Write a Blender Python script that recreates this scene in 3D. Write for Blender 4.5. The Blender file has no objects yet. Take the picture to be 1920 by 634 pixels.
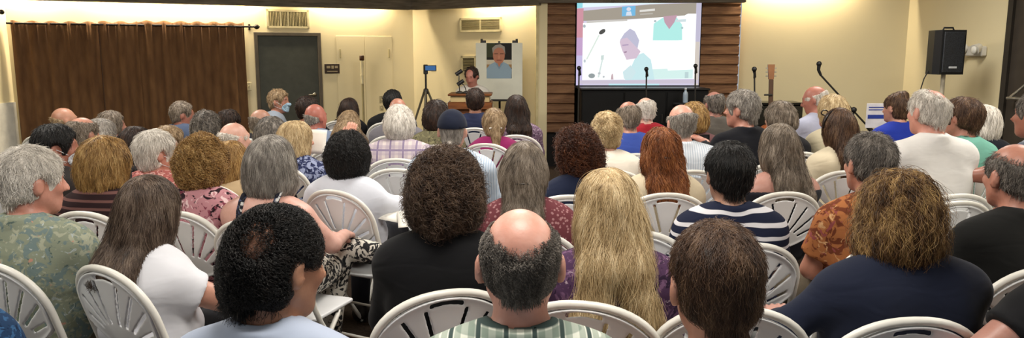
import bpy, math, random
import numpy as np
from mathutils import Vector, Matrix
SC = bpy.context.scene
COL = SC.collection
rad = math.radians
# ------------------------------------------------------------------ camera
F, HC, PITCH = 1400.0, 1.60, math.atan(215/1400)
cth, sth = math.cos(PITCH), math.sin(PITCH)
def ray(px, py):
    a, b = (px-960)/F, (317-py)/F
    return np.array([a, cth + b*sth, -sth + b*cth])
def at(px, py, Y):
    d = ray(px, py); return np.array([0, 0, HC]) + d*(Y/d[1])
def atz(px, py, z):
    d = ray(px, py); return np.array([0, 0, HC]) + d*((z-HC)/d[2])
def xat(px, Y, z=HC):
    zc = Y*cth - (z-HC)*sth
    return (px-960)/F*zc
cam = bpy.data.cameras.new('camera'); co = bpy.data.objects.new('camera', cam); COL.objects.link(co)
cam.sensor_width = 36; cam.lens = 36*F/1920; co.location = (0, 0, HC)
co.rotation_euler = (math.pi/2-PITCH, 0, 0); cam.clip_start = .05; cam.clip_end = 100
SC.camera = co
vs = SC.view_settings
vs.view_transform = 'Standard'; vs.look = 'None'; vs.gamma = 1; vs.exposure = 0; vs.use_curve_mapping = False
SC.render.film_transparent = False
# ------------------------------------------------------------------ helpers: objects
def tag(o, label=None, cat=None, group=None, kind=None):
    if label: o['label'] = label
    if cat: o['category'] = cat
    if group: o['group'] = group
    if kind: o['kind'] = kind
    return o
def empty(name, loc=(0, 0, 0), rz=0):
    o = bpy.data.objects.new(name, None); COL.objects.link(o)
    o.location = loc; o.rotation_euler = (0, 0, rz); o.empty_display_size = .05
    return o
def meshdata(name, V, Fc, smooth=True, mats=(), midx=None):
    me = bpy.data.meshes.new(name)
    V = np.asarray(V, dtype=np.float32).reshape(-1, 3)
    if isinstance(Fc, np.ndarray):
        n, k = Fc.shape
        tot = np.full(n, k, dtype=np.int32); flat = Fc.astype(np.int32).ravel()
    else:
        tot = np.array([len(f) for f in Fc], dtype=np.int32)
        flat = np.array([i for f in Fc for i in f], dtype=np.int32)
    st = np.concatenate([[0], np.cumsum(tot)[:-1]]).astype(np.int32)
    me.vertices.add(len(V)); me.vertices.foreach_set('co', V.ravel())
    me.loops.add(len(flat)); me.loops.foreach_set('vertex_index', flat)
    me.polygons.add(len(tot)); me.polygons.foreach_set('loop_start', st); me.polygons.foreach_set('loop_total', tot)
    me.polygons.foreach_set('use_smooth', np.full(len(tot), smooth, dtype=bool))
    for m in mats: me.materials.append(m)
    if midx is not None: me.polygons.foreach_set('material_index', np.asarray(midx, dtype=np.int32))
    me.update(); me.validate()
    return me
def link(name, me, parent=None, loc=None, rot=None):
    o = bpy.data.objects.new(name, me); COL.objects.link(o)
    if parent is not None: o.parent = parent
    if loc is not None: o.location = loc
    if rot is not None: o.rotation_euler = rot
    return o
class MB:
    """collects shapes for ONE mesh"""
    def __init__(s): s.v = []; s.f = []; s.m = []; s.sm = []
    def add(s, V, Fc, mi=0, smooth=False):
        b = len(s.v); s.v += [tuple(map(float, p)) for p in V]
        for f in Fc: s.f.append([b+i for i in f]); s.m.append(mi); s.sm.append(smooth)
        return s
    def box(s, lo, hi, M=None, mi=0, bev=0):
        x0, y0, z0 = lo; x1, y1, z1 = hi
        if bev <= 0:
            V = [(x0,y0,z0),(x1,y0,z0),(x1,y1,z0),(x0,y1,z0),(x0,y0,z1),(x1,y0,z1),(x1,y1,z1),(x0,y1,z1)]
            Fc = [(3,2,1,0),(4,5,6,7),(0,1,5,4),(1,2,6,5),(2,3,7,6),(3,0,4,7)]
        else:
            b = min(bev, (x1-x0)/2.01, (y1-y0)/2.01, (z1-z0)/2.01)
            V = []; Fc = []
            ids = {}
            def vid(p):
                k = tuple(round(c, 6) for c in p)
                if k not in ids: ids[k] = len(V); V.append(k)
                return ids[k]
            L = [(x0, x1), (y0, y1), (z0, z1)]
            def pt(ax, sg):  # corner on face 'ax'
                return tuple((L[i][0]+(0 if i == ax else b)) if sg[i] < 0 else (L[i][1]-(0 if i == ax else b)) for i in range(3))
            for ax in range(3):
                o1, o2 = (ax+1) % 3, (ax+2) % 3
                for sa in (-1, 1):
                    q = []
                    for (a, c) in ((-1,-1),(1,-1),(1,1),(-1,1)):
                        sg = [0,0,0]; sg[ax] = sa; sg[o1] = a; sg[o2] = c; q.append(vid(pt(ax, sg)))
                    Fc.append(q if sa > 0 else q[::-1])
            for ax in range(3):
                o1, o2 = (ax+1) % 3, (ax+2) % 3
                for a in (-1, 1):
                    for c in (-1, 1):
                        sg0 = [0,0,0]; sg0[o1] = a; sg0[o2] = c
                        A = list(sg0); A[ax] = -1; B = list(sg0); B[ax] = 1
                        q = [vid(pt(o1, A)), vid(pt(o1, B)), vid(pt(o2, B)), vid(pt(o2, A))]
                        Fc.append(q if a*c > 0 else q[::-1])
            for sx in (-1, 1):
                for sy in (-1, 1):
                    for sz in (-1, 1):
                        sg = [sx, sy, sz]
                        q = [vid(pt(0, sg)), vid(pt(1, sg)), vid(pt(2, sg))]
                        Fc.append(q if sx*sy*sz > 0 else q[::-1])
        if M is not None: V = [tuple(M @ Vector(p)) for p in V]
        return s.add(V, Fc, mi)
    def tube(s, pts, r, n=10, closed=False, mi=0, sy=1.0):
        pts = [np.array(p, float) for p in pts]; N = len(pts)
        rs = r if isinstance(r, (list, tuple)) else [r]*N
        up = None; rings = []
        for i in range(N):
            a = pts[(i-1) % N] if (closed or i > 0) else pts[i]
            b = pts[(i+1) % N] if (closed or i < N-1) else pts[i]
            t = b-a; t /= (np.linalg.norm(t)+1e-12)
            if up is None:
                up = np.cross(t, [0, 0, 1.0])
                if np.linalg.norm(up) < .1: up = np.cross(t, [0, 1.0, 0])
            up = up - t*np.dot(up, t); up /= np.linalg.norm(up); w = np.cross(t, up)
            rings.append([pts[i]+rs[i]*(math.cos(q)*up+sy*math.sin(q)*w) for q in [2*math.pi*j/n for j in range(n)]])
        V = [p for rg in rings for p in rg]; Fc = []
        for i in range(N if closed else N-1):
            k = (i+1) % N
            for j in range(n):
                Fc.append((i*n+j, i*n+(j+1) % n, k*n+(j+1) % n, k*n+j))
        s.add(V, Fc, mi, True)
        if not closed:
            s.add(rings[0], [list(range(n))[::-1]], mi); s.add(rings[-1], [list(range(n))], mi)
        return s
    def lathe(s, prof, c=(0, 0, 0), n=20, mi=0, M=None, smooth=True):
        V = []; Fc = []
        for (r, z) in prof:
            for j in range(n):
                a = 2*math.pi*j/n; V.append((r*math.cos(a), r*math.sin(a), z))
        for i in range(len(prof)-1):
            for j in range(n): Fc.append((i*n+j, i*n+(j+1) % n, (i+1)*n+(j+1) % n, (i+1)*n+j))
        Fc.append(list(range(n))[::-1]); Fc.append([(len(prof)-1)*n+j for j in range(n)])
        if M is not None: V = [tuple(M @ Vector(p)) for p in V]
        V = [(p[0]+c[0], p[1]+c[1], p[2]+c[2]) for p in V]
        return s.add(V, Fc, mi, smooth)
    def ball(s, c, r, n=14, m=8, mi=0, M=None):
        r = (r, r, r) if not isinstance(r, (tuple, list)) else r
        V = [(0, 0, -r[2])]; Fc = []
        for i in range(1, m):
            a = -math.pi/2+math.pi*i/m
            for j in range(n):
                b = 2*math.pi*j/n; V.append((r[0]*math.cos(a)*math.cos(b), r[1]*math.cos(a)*math.sin(b), r[2]*math.sin(a)))
        V.append((0, 0, r[2])); T = len(V)-1
        for j in range(n): Fc.append((0, 1+(j+1) % n, 1+j)); Fc.append((T, 1+(m-2)*n+j, 1+(m-2)*n+(j+1) % n))
        for i in range(m-2):
            for j in range(n): Fc.append((1+i*n+j, 1+i*n+(j+1) % n, 1+(i+1)*n+(j+1) % n, 1+(i+1)*n+j))
        if M is not None: V = [tuple(M @ Vector(p)) for p in V]
        return s.add([(p[0]+c[0], p[1]+c[1], p[2]+c[2]) for p in V], Fc, mi, True)
    def prism(s, poly, z0, z1, mi=0, M=None):
        n = len(poly); V = [(x, y, z0) for x, y in poly]+[(x, y, z1) for x, y in poly]
        Fc = [list(range(n))[::-1], list(range(n, 2*n))]+[(i, (i+1) % n, n+(i+1) % n, n+i) for i in range(n)]
        if M is not None: V = [tuple(M @ Vector(p)) for p in V]
        return s.add(V, Fc, mi)
    def build(s, name, mats, parent=None, loc=None, rot=None):
        mats = mats if isinstance(mats, (list, tuple)) else [mats]
        me = meshdata(name, s.v, s.f, False, mats, s.m)
        if len(me.polygons) == len(s.sm): me.polygons.foreach_set('use_smooth', s.sm)
        return link(name, me, parent, loc, rot)
# ------------------------------------------------------------------ helpers: materials
def lin(h):
    c = [int(h[i:i+2], 16)/255 for i in (0, 2, 4)]
    return tuple((x/12.92 if x <= .04045 else ((x+.055)/1.055)**2.4) for x in c)+(1,)
class NT:
    def __init__(s, name):
        s.m = bpy.data.materials.new(name); s.m.use_nodes = True; s.t = s.m.node_tree
        s.b = s.t.nodes['Principled BSDF']
    def n(s, ty, **kw):
        x = s.t.nodes.new(ty)
        for k, v in kw.items():
            if k.startswith('i_'): x.inputs[k[2:].replace('_', ' ')].default_value = v
            else: setattr(x, k, v)
        return x
    def l(s, a, b): s.t.links.new(a, b); return s
    def coord(s, scale=(1, 1, 1), rot=(0, 0, 0)):
        tc = s.n('ShaderNodeTexCoord'); mp = s.n('ShaderNodeMapping')
        mp.inputs['Scale'].default_value = scale; mp.inputs['Rotation'].default_value = rot
        s.l(tc.outputs['Object'], mp.inputs['Vector']); return mp.outputs[0]
    def noise(s, vec, scale, detail=3, rough=.5, dist=0):
        x = s.n('ShaderNodeTexNoise', i_Scale=scale, i_Detail=detail, i_Roughness=rough, i_Distortion=dist)
        s.l(vec, x.inputs['Vector']); return x.outputs['Fac']
    def ramp(s, fac, stops, const=False):
        x = s.n('ShaderNodeValToRGB'); e = x.color_ramp.elements
        if const: x.color_ramp.interpolation = 'CONSTANT'
        while len(e) < len(stops): e.new(.5)
        for i, (p, c) in enumerate(stops): e[i].position = p; e[i].color = lin(c) if isinstance(c, str) else c
        s.l(fac, x.inputs[0]); return x.outputs[0]
    def mix(s, fac, a, b, mode='MIX'):
        x = s.n('ShaderNodeMix', data_type='RGBA', blend_type=mode)
        for v, i in ((fac, 0), (a, 6), (b, 7)):
            if hasattr(v, 'links') or hasattr(v, 'is_linked'): s.l(v, x.inputs[i])
            else: x.inputs[i].default_value = lin(v) if isinstance(v, str) else v
        return x.outputs[2]
    def color(s, c):
        if isinstance(c, str): s.b.inputs['Base Color'].default_value = lin(c)
        else: s.l(c, s.b.inputs['Base Color'])
        return s
    def p(s, rough=.7, spec=.3, metal=0):
        s.b.inputs['Roughness'].default_value = rough; s.b.inputs['Specular IOR Level'].default_value = spec
        s.b.inputs['Metallic'].default_value = metal; return s
    def bump(s, h, strength=.3, dist=.01):
        x = s.n('ShaderNodeBump', i_Strength=strength, i_Distance=dist); s.l(h, x.inputs['Height']); s.l(x.outputs[0], s.b.inputs['Normal']); return s
_mc = {}
def cached(fn):
    def w(*a):
        k = (fn.__name__,)+a
        if k not in _mc: _mc[k] = fn(*a)
        return _mc[k]
    return w
@cached
def plain(c, rough=.6, spec=.3, metal=0, var=.08):
    t = NT('paint_'+c); v = t.coord(); f = t.noise(v, 9, 3)
    dk = tuple(x*(1-var*2) for x in lin(c)[:3])+(1,); lt = tuple(min(1, x*(1+var)) for x in lin(c)[:3])+(1,)
    t.color(t.ramp(f, [(.3, dk), (.7, lt)])).p(rough, spec, metal); return t.m
@cached
def cloth(c):
    t = NT('cloth_'+c); v = t.coord(); f = t.noise(v, 5, 4)
    dk = tuple(x*.88 for x in lin(c)[:3])+(1,)
    t.color(t.ramp(f, [(.35, dk), (.65, lin(c))])).p(.88, .12)
    t.b.inputs['Sheen Weight'].default_value = .06
    a = t.coord((1, 1, 2.2)); t.bump(t.noise(a, 7, 2, .45, .6), .3, .02); return t.m
def _bands(t, vec, axis, scale, lo, hi, dist=0.0):
    w = t.n('ShaderNodeTexWave', wave_type='BANDS', bands_direction=axis, i_Scale=scale, i_Distortion=dist, i_Detail=1.0)
    t.l(vec, w.inputs['Vector']); return t.ramp(w.outputs['Fac'], [(lo, (0, 0, 0, 1)), (hi, (1, 1, 1, 1))])
@cached
def plaid(base, c1, c2, sc):
    t = NT('plaid_'+base); v = t.coord((1, 1, 1))
    a = _bands(t, v, 'X', sc, .45, .6); b = _bands(t, v, 'Z', sc, .45, .6); c = _bands(t, v, 'X', sc*.5, .9, .96); d = _bands(t, v, 'Z', sc*.5, .9, .96)
    h = t.n('ShaderNodeMath', operation='MULTIPLY'); t.l(a, h.inputs[0]); h.inputs[1].default_value = .55
    h2 = t.n('ShaderNodeMath', operation='MULTIPLY'); t.l(b, h2.inputs[0]); h2.inputs[1].default_value = .55
    x = t.mix(h.outputs[0], base, c1); x = t.mix(h2.outputs[0], x, c1); x = t.mix(c, x, c2); x = t.mix(d, x, c2)
    t.color(x).p(.88, .12).bump(t.noise(t.coord((1, 1, 2.2)), 7, 2, .45, .6), .3, .02); return t.m
@cached
def stripes(base, c, sc, dist, axis='Z'):
    t = NT('stripe_'+base); v = t.coord((1, 1, 1))
    x = t.mix(_bands(t, v, axis, sc, .72, .8, dist), base, c)
    t.color(x).p(.88, .12).bump(t.noise(t.coord((1, 1, 2.2)), 7, 2, .45, .6), .3, .02); return t.m
@cached
def floral(base, cols, sc):
    t = NT('print_'+base); v = t.coord(); x = base
    for i, (c, th) in enumerate(cols):
        mp = t.n('ShaderNodeMapping'); mp.inputs['Location'].default_value = (i*3.7, i*1.3, i*2.1); t.l(v, mp.inputs['Vector'])
        f = t.noise(mp.outputs[0], sc*(1+.25*i), 3, .55, 1.5)
        x = t.mix(t.ramp(f, [(th, (0, 0, 0, 1)), (th+.04, (1, 1, 1, 1))]), x, c)
    t.color(x).p(.88, .12).bump(t.noise(t.coord((1, 1, 2.2)), 7, 2, .45, .6), .3, .02); return t.m
@cached
def dots(base, c, sc):
    t = NT('dots_'+base); v = t.coord(); w = t.n('ShaderNodeTexVoronoi', i_Scale=sc); t.l(v, w.inputs['Vector'])
    x = t.mix(t.ramp(w.outputs['Distance'], [(.28, (1, 1, 1, 1)), (.36, (0, 0, 0, 1))]), base, c)
    t.color(x).p(.88, .12).bump(t.noise(t.coord((1, 1, 2.2)), 7, 2, .45, .6), .3, .02); return t.m
@cached
def skin(c):
    t = NT('skin_'+c); v = t.coord(); f = t.noise(v, 14, 4, .6)
    L = lin(c); gm = sum(L[:3])/3; L = tuple(min(1, (x*.74+gm*.26)*1.12) for x in L[:3])+(1,); dk = (L[0]*.88, L[1]*.76, L[2]*.72, 1); lt = (min(1, L[0]*1.06), L[1]*1.05, L[2]*1.05, 1)
    base = t.ramp(f, [(.3, dk), (.7, lt)])
    at_ = t.n('ShaderNodeAttribute', attribute_name='tint')
    t.color(t.mix(1.0, base, at_.outputs['Color'], 'MULTIPLY')).p(.42, .4)
    t.b.inputs['Subsurface Weight'].default_value = .12; t.b.inputs['Subsurface Radius'].default_value = (.012, .005, .003)
    t.bump(t.noise(v, 90, 2), .12, .004); return t.m
PAL = dict(white=('9c958c', 'cfc8be', 'efe9e0'), gray=('58524d', '8a837b', 'bdb6ac'), salt=('322e2b', '635c55', 'a0978d'), black=('080707', '12100f', '2a2420'),
    dark=('140d0a', '2a1b14', '4b3527'), brown=('2c1c12', '51392a', '7c6047'), gold=('573d20', '9c7743', 'd2b278'), blonde=('8b7350', 'c2a97f', 'e6d4ae'),
    auburn=('4a2a15', '834a25', 'b87a48'), russet=('24120b', '4a2819', '7d4c2e'), graybrown=('443a31', '76695b', 'a89b8c'), highlight=('2b1c11', '67492a', 'cba76c'), tan=('5e4a33', '92795a', 'c0a988'), mouse=('2c221b', '5a493d', '8d7b6b'), curlbr=('231812', '4b382b', '7d6753'))
@cached
def hairmat(p, strand):
    a, b, c = PAL[p]; t = NT(('strand_' if strand else 'hair_')+p)
    if strand:
        h = t.n('ShaderNodeHairInfo'); nz_ = t.noise(t.coord((1, 1, .4)), 30, 3, .6, .5)
        mp = t.n('ShaderNodeMapRange'); t.l(nz_, mp.inputs[0]); mp.inputs[1].default_value = .3; mp.inputs[2].default_value = .7
        mm = t.n('ShaderNodeMix', data_type='FLOAT'); mm.inputs[0].default_value = .62; t.l(h.outputs['Random'], mm.inputs[2]); t.l(mp.outputs[0], mm.inputs[3]); fac = mm.outputs[0]
    else:
        fac = t.noise(t.coord((1, 1, .22)), 55, 4, .6, .6)
    t.color(t.ramp(fac, [(.12 if strand else .32, a), (.5, b), (.93 if strand else .7, c)])).p(.4 if strand else .55, .35)
    if not strand: t.bump(t.noise(t.coord((1, 1, .2)), 90, 3), .7, .01)
    return t.m
def emit(c, s, name='glow'):
    t = NT(name); t.color('000000'); t.b.inputs['Emission Color'].default_value = lin(c); t.b.inputs['Emission Strength'].default_value = s
    t.p(.6, .1); return t.m
# ------------------------------------------------------------------ signed distance fields -> meshes
def smin(a, b, k):
    h = np.maximum(k-np.abs(a-b), 0)/k
    return np.minimum(a, b)-h*h*k*.25
def smax(a, b, k): return -smin(-a, -b, k)
def ell(P, c, r):
    q = P-np.array(c, np.float32); r = np.array(r, np.float32)
    k0 = np.sqrt(((q/r)**2).sum(-1)); k1 = np.sqrt(((q/(r*r))**2).sum(-1))+1e-9
    return k0*(k0-1)/k1
def con(P, a, b, ra, rb, sc=(1, 1, 1)):
    s = np.array(sc, np.float32); a = np.array(a, np.float32)/s; b = np.array(b, np.float32)/s
    Q = P/s; ab = b-a; L = (ab*ab).sum()+1e-12
    t = np.clip(((Q-a)@ab)/L, 0, 1)
    d = np.linalg.norm(Q-a-t[..., None]*ab, axis=-1)-(ra+(rb-ra)*t)
    return d
def wob(P, f, seed, n=6):
    g = np.random.default_rng(seed); s = 0
    for _ in range(n):
        k = g.normal(size=3); k = k/np.linalg.norm(k)*f*g.uniform(.6, 1.5)
        s = s+np.sin(P@k.astype(np.float32)+g.uniform(0, 6.28))
    return s/n*1.6
def nets(v, o, h):
    """surface nets: volume v (<0 inside) -> verts, quads"""
    nx, ny, nz = v.shape; s = v < 0
    c = np.zeros((nx-1, ny-1, nz-1), np.int8)
    for i in (0, 1):
        for j in (0, 1):
            for k in (0, 1): c += s[i:nx-1+i, j:ny-1+j, k:nz-1+k]
    act = (c > 0) & (c < 8); I, J, K = np.nonzero(act); n = len(I)
    idx = np.full(act.shape, -1, np.int32); idx[I, J, K] = np.arange(n)
    acc = np.zeros((n, 3)); cnt = np.zeros(n)
    cr = [(i, j, k) for i in (0, 1) for j in (0, 1) for k in (0, 1)]
    for a in cr:
        for ax in range(3):
            if a[ax]: continue
            b = list(a); b[ax] = 1
            va = v[I+a[0], J+a[1], K+a[2]]; vb = v[I+b[0], J+b[1], K+b[2]]
            m = (va < 0) != (vb < 0); t = np.where(m, va/np.where(m, va-vb, 1), 0)
            p = np.array(a)+np.zeros((n, 3)); p[:, ax] += t
            acc += p*m[:, None]; cnt += m
    V = (acc/cnt[:, None]+np.stack([I, J, K], 1))*h+np.array(o)
    Q = []
    for ax in range(3):
        A = [slice(1, -1)]*3; B = [slice(1, -1)]*3; A[ax] = slice(0, -1); B[ax] = slice(1, None)
        e = s[tuple(A)] != s[tuple(B)]; ii = list(np.nonzero(e)); u, w = (ax+1) % 3, (ax+2) % 3
        ii[u] += 1; ii[w] += 1
        def cell(du, dw):
            q = list(ii); q[u] = q[u]-1+du; q[w] = q[w]-1+dw; return idx[q[0], q[1], q[2]]
        qd = np.stack([cell(0, 0), cell(1, 0), cell(1, 1), cell(0, 1)], 1)
        ins = s[ii[0], ii[1], ii[2]]
        qd[~ins] = qd[~ins][:, ::-1]; Q.append(qd)
    Q = np.concatenate(Q); Q = Q[(Q >= 0).all(1)]
    return V.astype(np.float32), Q
def grid(lo, hi, h):
    lo = np.array(lo, np.float32); n = np.ceil((np.array(hi)-lo)/h).astype(int)+1
    ax = [lo[i]+h*np.arange(n[i], dtype=np.float32) for i in range(3)]
    P = np.stack(np.meshgrid(*ax, indexing='ij'), -1)
    return lo, P
def sdfmesh(fn, lo, hi, h):
    o, P = grid(lo, hi, h); sh = P.shape[:3]
    return nets(fn(P.reshape(-1, 3)).reshape(sh), o, h)
# ------------------------------------------------------------------ anatomy (head local: +Y face, z up, centre between chin and crown)
def head_sdf(P, hasear=True):
    d = ell(P, (0, -.014, .026), (.076, .098, .093))
    d = smin(d, ell(P, (0, .028, -.035), (.062, .064, .085)), .03)
    d = smin(d, con(P, (0, .02, -.06), (0, .062, -.094), .046, .024), .03)
    for s in (-1, 1):
        d = smin(d, con(P, (s*.046, .005, -.05), (s*.02, .055, -.092), .024, .02), .025)
        d = smin(d, ell(P, (s*.04, .062, -.02), (.022, .022, .02)), .02)
    d = smin(d, con(P, (-.03, .078, .028), (.03, .078, .028), .015, .015), .015)
    for s in (-1, 1): d = smax(d, -ell(P, (s*.032, .104, .008), (.017, .02, .012)), .012)
    d = smin(d, con(P, (0, .088, .015), (0, .112, -.028), .008, .0125), .012)
    for s in (-1, 1): d = smin(d, ell(P, (s*.011, .101, -.03), (.009, .012, .008)), .008)
    d = smin(d, con(P, (-.017, .086, -.056), (.017, .086, -.056), .0075, .0075), .006)
    d = smin(d, con(P, (-.014, .085, -.067), (.014, .085, -.067), .008, .008), .006)
    if hasear:
        for s in (-1, 1):
            e = ell(P, (s*.085, -.014, -.008), (.014, .022, .034)); e = smax(e, -ell(P, (s*.099, -.004, -.004), (.010, .013, .021)), .006)
            d = smin(d, e, .008)
    return d
def hand_build():
    def fn(P):
        d = con(P, (0, 0, 0), (0, .02, 0), .024, .026, (1, 1, .72))
        for x in (-.027, -.009, .009, .026): d = smin(d, con(P, (x*.75, .015, 0), (x, .082, 0), .017, .0125), .014)
        for x, L, dr in ((-.029, .058, .85), (-.010, .075, .95), (.009, .08, .95), (.028, .072, .9)):
            p = np.array((x, .084, .001)); ang = -.25; r = .0098
            for sg in (.45, .32, .25):
                q = p+L*sg*np.array((x*.25, math.cos(ang), math.sin(ang)))
                d = smin(d, con(P, p, q, r, r*.93), .004); p = q; r *= .92; ang -= .42*dr
        p = np.array((.022, .022, -.004))
        for q, r in (((.045, .05, -.012), .0125), ((.053, .078, -.02), .0105), ((.05, .1, -.028), .0092)):
            d = smin(d, con(P, p, q, r*1.08, r), .008); p = np.array(q)
        return d
    return sdfmesh(fn, (-.06, -.03, -.09), (.08, .19, .04), .0034)
HAND = hand_build()
def shoe_build():
    def fn(P):
        d = con(P, (0, -.06, .045), (0, .05, .05), .042, .036, (1, 1, 1.0))
        d = smin(d, con(P, (0, .03, .036), (.004, .16, .03), .042, .034, (1.1, 1, .8)), .03)
        d = smin(d, con(P, (0, -.05, .06), (0, -.05, .11), .04, .042), .03)
        return smax(np.maximum(d, -P[:, 2]+.002), P[:, 2]-.115, .006)
    return sdfmesh(fn, (-.07, -.13, -.01), (.07, .22, .14), .009)
SHOE = shoe_build()
def rotm(yaw, pitch=0, roll=0):  # yaw + turns towards -X, pitch + looks down
    return Matrix.Rotation(yaw, 3, 'Z') @ Matrix.Rotation(-pitch, 3, 'X') @ Matrix.Rotation(roll, 3, 'Y')
# ------------------------------------------------------------------ hair
def bdist(P, q):
    x, y, z, r = q['bald'][:4]; sx = q['bald'][4] if len(q['bald']) > 4 else 1.0
    return np.linalg.norm((P-np.array((x, y, z), np.float32))/np.array((sx, 1, 1), np.float32), axis=-1)-r
def hair_fn(kind, q):
    t = q.get('t', .014); amp = q.get('amp', .003); fr = q.get('fr', 60); seed = q.get('seed', 1)
    def base(P, t):
        d = ell(P, (0, -.016, .028), (.077+t, .098+t, .094+t))
        d = smin(d, ell(P, (0, -.045, -.045), (.06+t*.7, .052+t*.7, .07)), .03)
        return d
    def face(P, d, wide=.088, low=-.055):
        d = smax(d, -ell(P, (0, .115, low), (wide, .085, .135)), .012)
        return d
    def ears(P, d):
        for s in (-1, 1): d = smax(d, -ell(P, (s*.098, .006, -.016), (.034, .036, .05)), .01)
        return d
    def fn(P):
        if kind == 'short':
            d = ears(P, face(P, base(P, t))); d = smax(d, q.get('nape', -.078)+5.5*P[:, 0]**2-P[:, 2], .012)
            if 'bald' in q:
                d = smax(d, -bdist(P, q), q.get('bk', .022))
        elif kind == 'curly':
            g = q.get('g', 1.0)
            d = smin(base(P, t), ell(P, (0, -.04, -.02), ((.085+t)*g, (.085+t)*g, .10+t*.4)), .04)
            d = face(P, d, .082, -.05); d = smax(d, q.get('nape', -.11)+3*P[:, 0]**2-P[:, 2], .02)
            if q.get('ear'): d = ears(P, d)
            if 'bald' in q:
                d = smax(d, -bdist(P, q), q.get('bk', .022))
        elif kind in ('bob', 'long'):
            L = q.get('len', .15); w = q.get('w', .095)
            d = base(P, t)
            if kind == 'bob':
                d = smin(d, ell(P, (0, -.03, -.05), (w+t, .088+t, .12)), .04)
                d = smin(d, con(P, (-.05, -.03, -.09), (.05, -.03, -.09), .062, .062), .04)
                d = smax(d, -(P[:, 2]+L), .02)
            else:
                d = smin(d, ell(P, (0, -.03, -.05), (w+t, .085+t, .12)), .04)
                for s in (-1, 1):
                    d = smin(d, con(P, (s*w*.45, -.06, -.05), (s*w*.55, -.135, -.17), .064, .056, (1, .85, 1)), .04)
                    d = smin(d, con(P, (s*w*.55, -.135, -.17), (s*w*q.get('sp', .6), -.172, -max(L, .172)), .056, .05, (1, .8, 1)), .03)
                d = smax(d, -(P[:, 2]+L+.01+.02*np.sin(P[:, 0]*70+seed)), .02)
            d = smax(d, -ell(P, (0, .125, -.06), (.07, .10, .15)), .012)
            d = smax(d, -con(P, (0, .14, -.1), (0, .09, -.5), .085, .085), .02)
        elif kind in ('tail', 'half', 'updo'):
            d = face(P, base(P, t)); d = smax(d, -(P[:, 2]+.085), .02)
            if kind == 'tail':
                L = q.get('len', .2); r = q.get('r', .03)
                d = smin(d, con(P, (0, -.10-t, q.get('tz', -.02)), (0, -.13, -.08), r, r), .02)
                d = smin(d, con(P, (0, -.13, -.08), (0, -.178, -L), r, r*.75), .02)
            elif kind == 'half':
                L = q.get('len', .2)
                d = smin(d, ell(P, (0, -.03, -.02), (.088+t, .092+t, .1)), .03)
                for s in (-1, 1):
                    d = smin(d, con(P, (s*.03, -.085, -.03), (s*.034, -.14, -.17), .05, .044), .03)
                    d = smin(d, con(P, (s*.034, -.14, -.17), (s*.034, -.168, -L), .044, .036), .03)
                d = smax(d, -ell(P, (0, .13, -.06), (.085, .12, .16)), .012)
            else:
                d = smin(d, ell(P, q.get('bun', (0, -.085, .075)), q.get('bunr', (.05, .045, .045))), .02)
                d = ears(P, d)
        if amp: d = d-amp*wob(P, fr, seed)
        return d
    zmin = {'short': -.13, 'curly': -.16, 'updo': -.13}.get(kind, -q.get('len', .2)-.07)
    lo = (-.17, -.26, zmin); hi = (.17, .16, .2)
    return fn, lo, hi
def strands(fn, V, n, length, steps, rad_, lift, curl, seed, floor_z, fall=.8, wob_=.15, wave=0.):
    g = np.random.default_rng(seed); n = int(n)
    P = V[g.integers(0, len(V), n)].astype(np.float32)+g.normal(size=(n, 3)).astype(np.float32)*.002
    crown = np.array((0, -.035, .115), np.float32); st = length/steps*g.uniform(.7, 1.25, (n, 1)).astype(np.float32)
    jit = g.normal(size=(n, 3)).astype(np.float32)*wob_; out = np.zeros((n, steps, 3), np.float32)
    ph = g.uniform(0, 6.28, n); om = g.uniform(.7, 1.3, n); lf = (.25+2.2*g.uniform(0, 1, n)**5)*lift; cph = 2.6*wob(P, 16, seed+5)+g.normal(size=n)*.3; e = .002
    E = np.eye(3, dtype=np.float32)*e
    for i in range(steps):
        d0 = fn(P); gr = np.stack([(fn(P+E[k])-d0)/e for k in range(3)], 1)
        gr /= np.linalg.norm(gr, axis=1, keepdims=True)+1e-6
        hang = (P[:, 2] < floor_z)[:, None]
        P = np.where(hang, P, P-gr*np.clip(d0, -.012, .012)[:, None])
        u = i/(steps-1); fl = P-crown; fl /= np.linalg.norm(fl, axis=1, keepdims=True)+1e-6
        fl = fl*(1-fall)+np.array((0, 0, -fall), np.float32)+jit
        tg = np.where(hang, np.array((0, 0, -1), np.float32)+jit*.6, fl-gr*(fl*gr).sum(1, keepdims=True))
        tg /= np.linalg.norm(tg, axis=1, keepdims=True)+1e-6
        off = gr*(lf*u+.001)[:, None]
        sd = np.cross(tg, gr)
        if wave: off = off+(wave*min(1, u*1.5)*np.sin(5.5*u+cph*2))[:, None]*sd+(wave*.5*u*np.cos(5.5*u+cph*2))[:, None]*gr
        if curl:
            a = ph+om*i*1.35
            off = off+curl*min(1, u*3+.3)*(np.cos(a)[:, None]*sd+(.6+np.sin(a)[:, None])*gr)
        out[:, i] = P+off; P = np.where(P[:, 2:3] < floor_z-.03-.03*jit[:, :1], P, P+tg*st)
    return out
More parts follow.
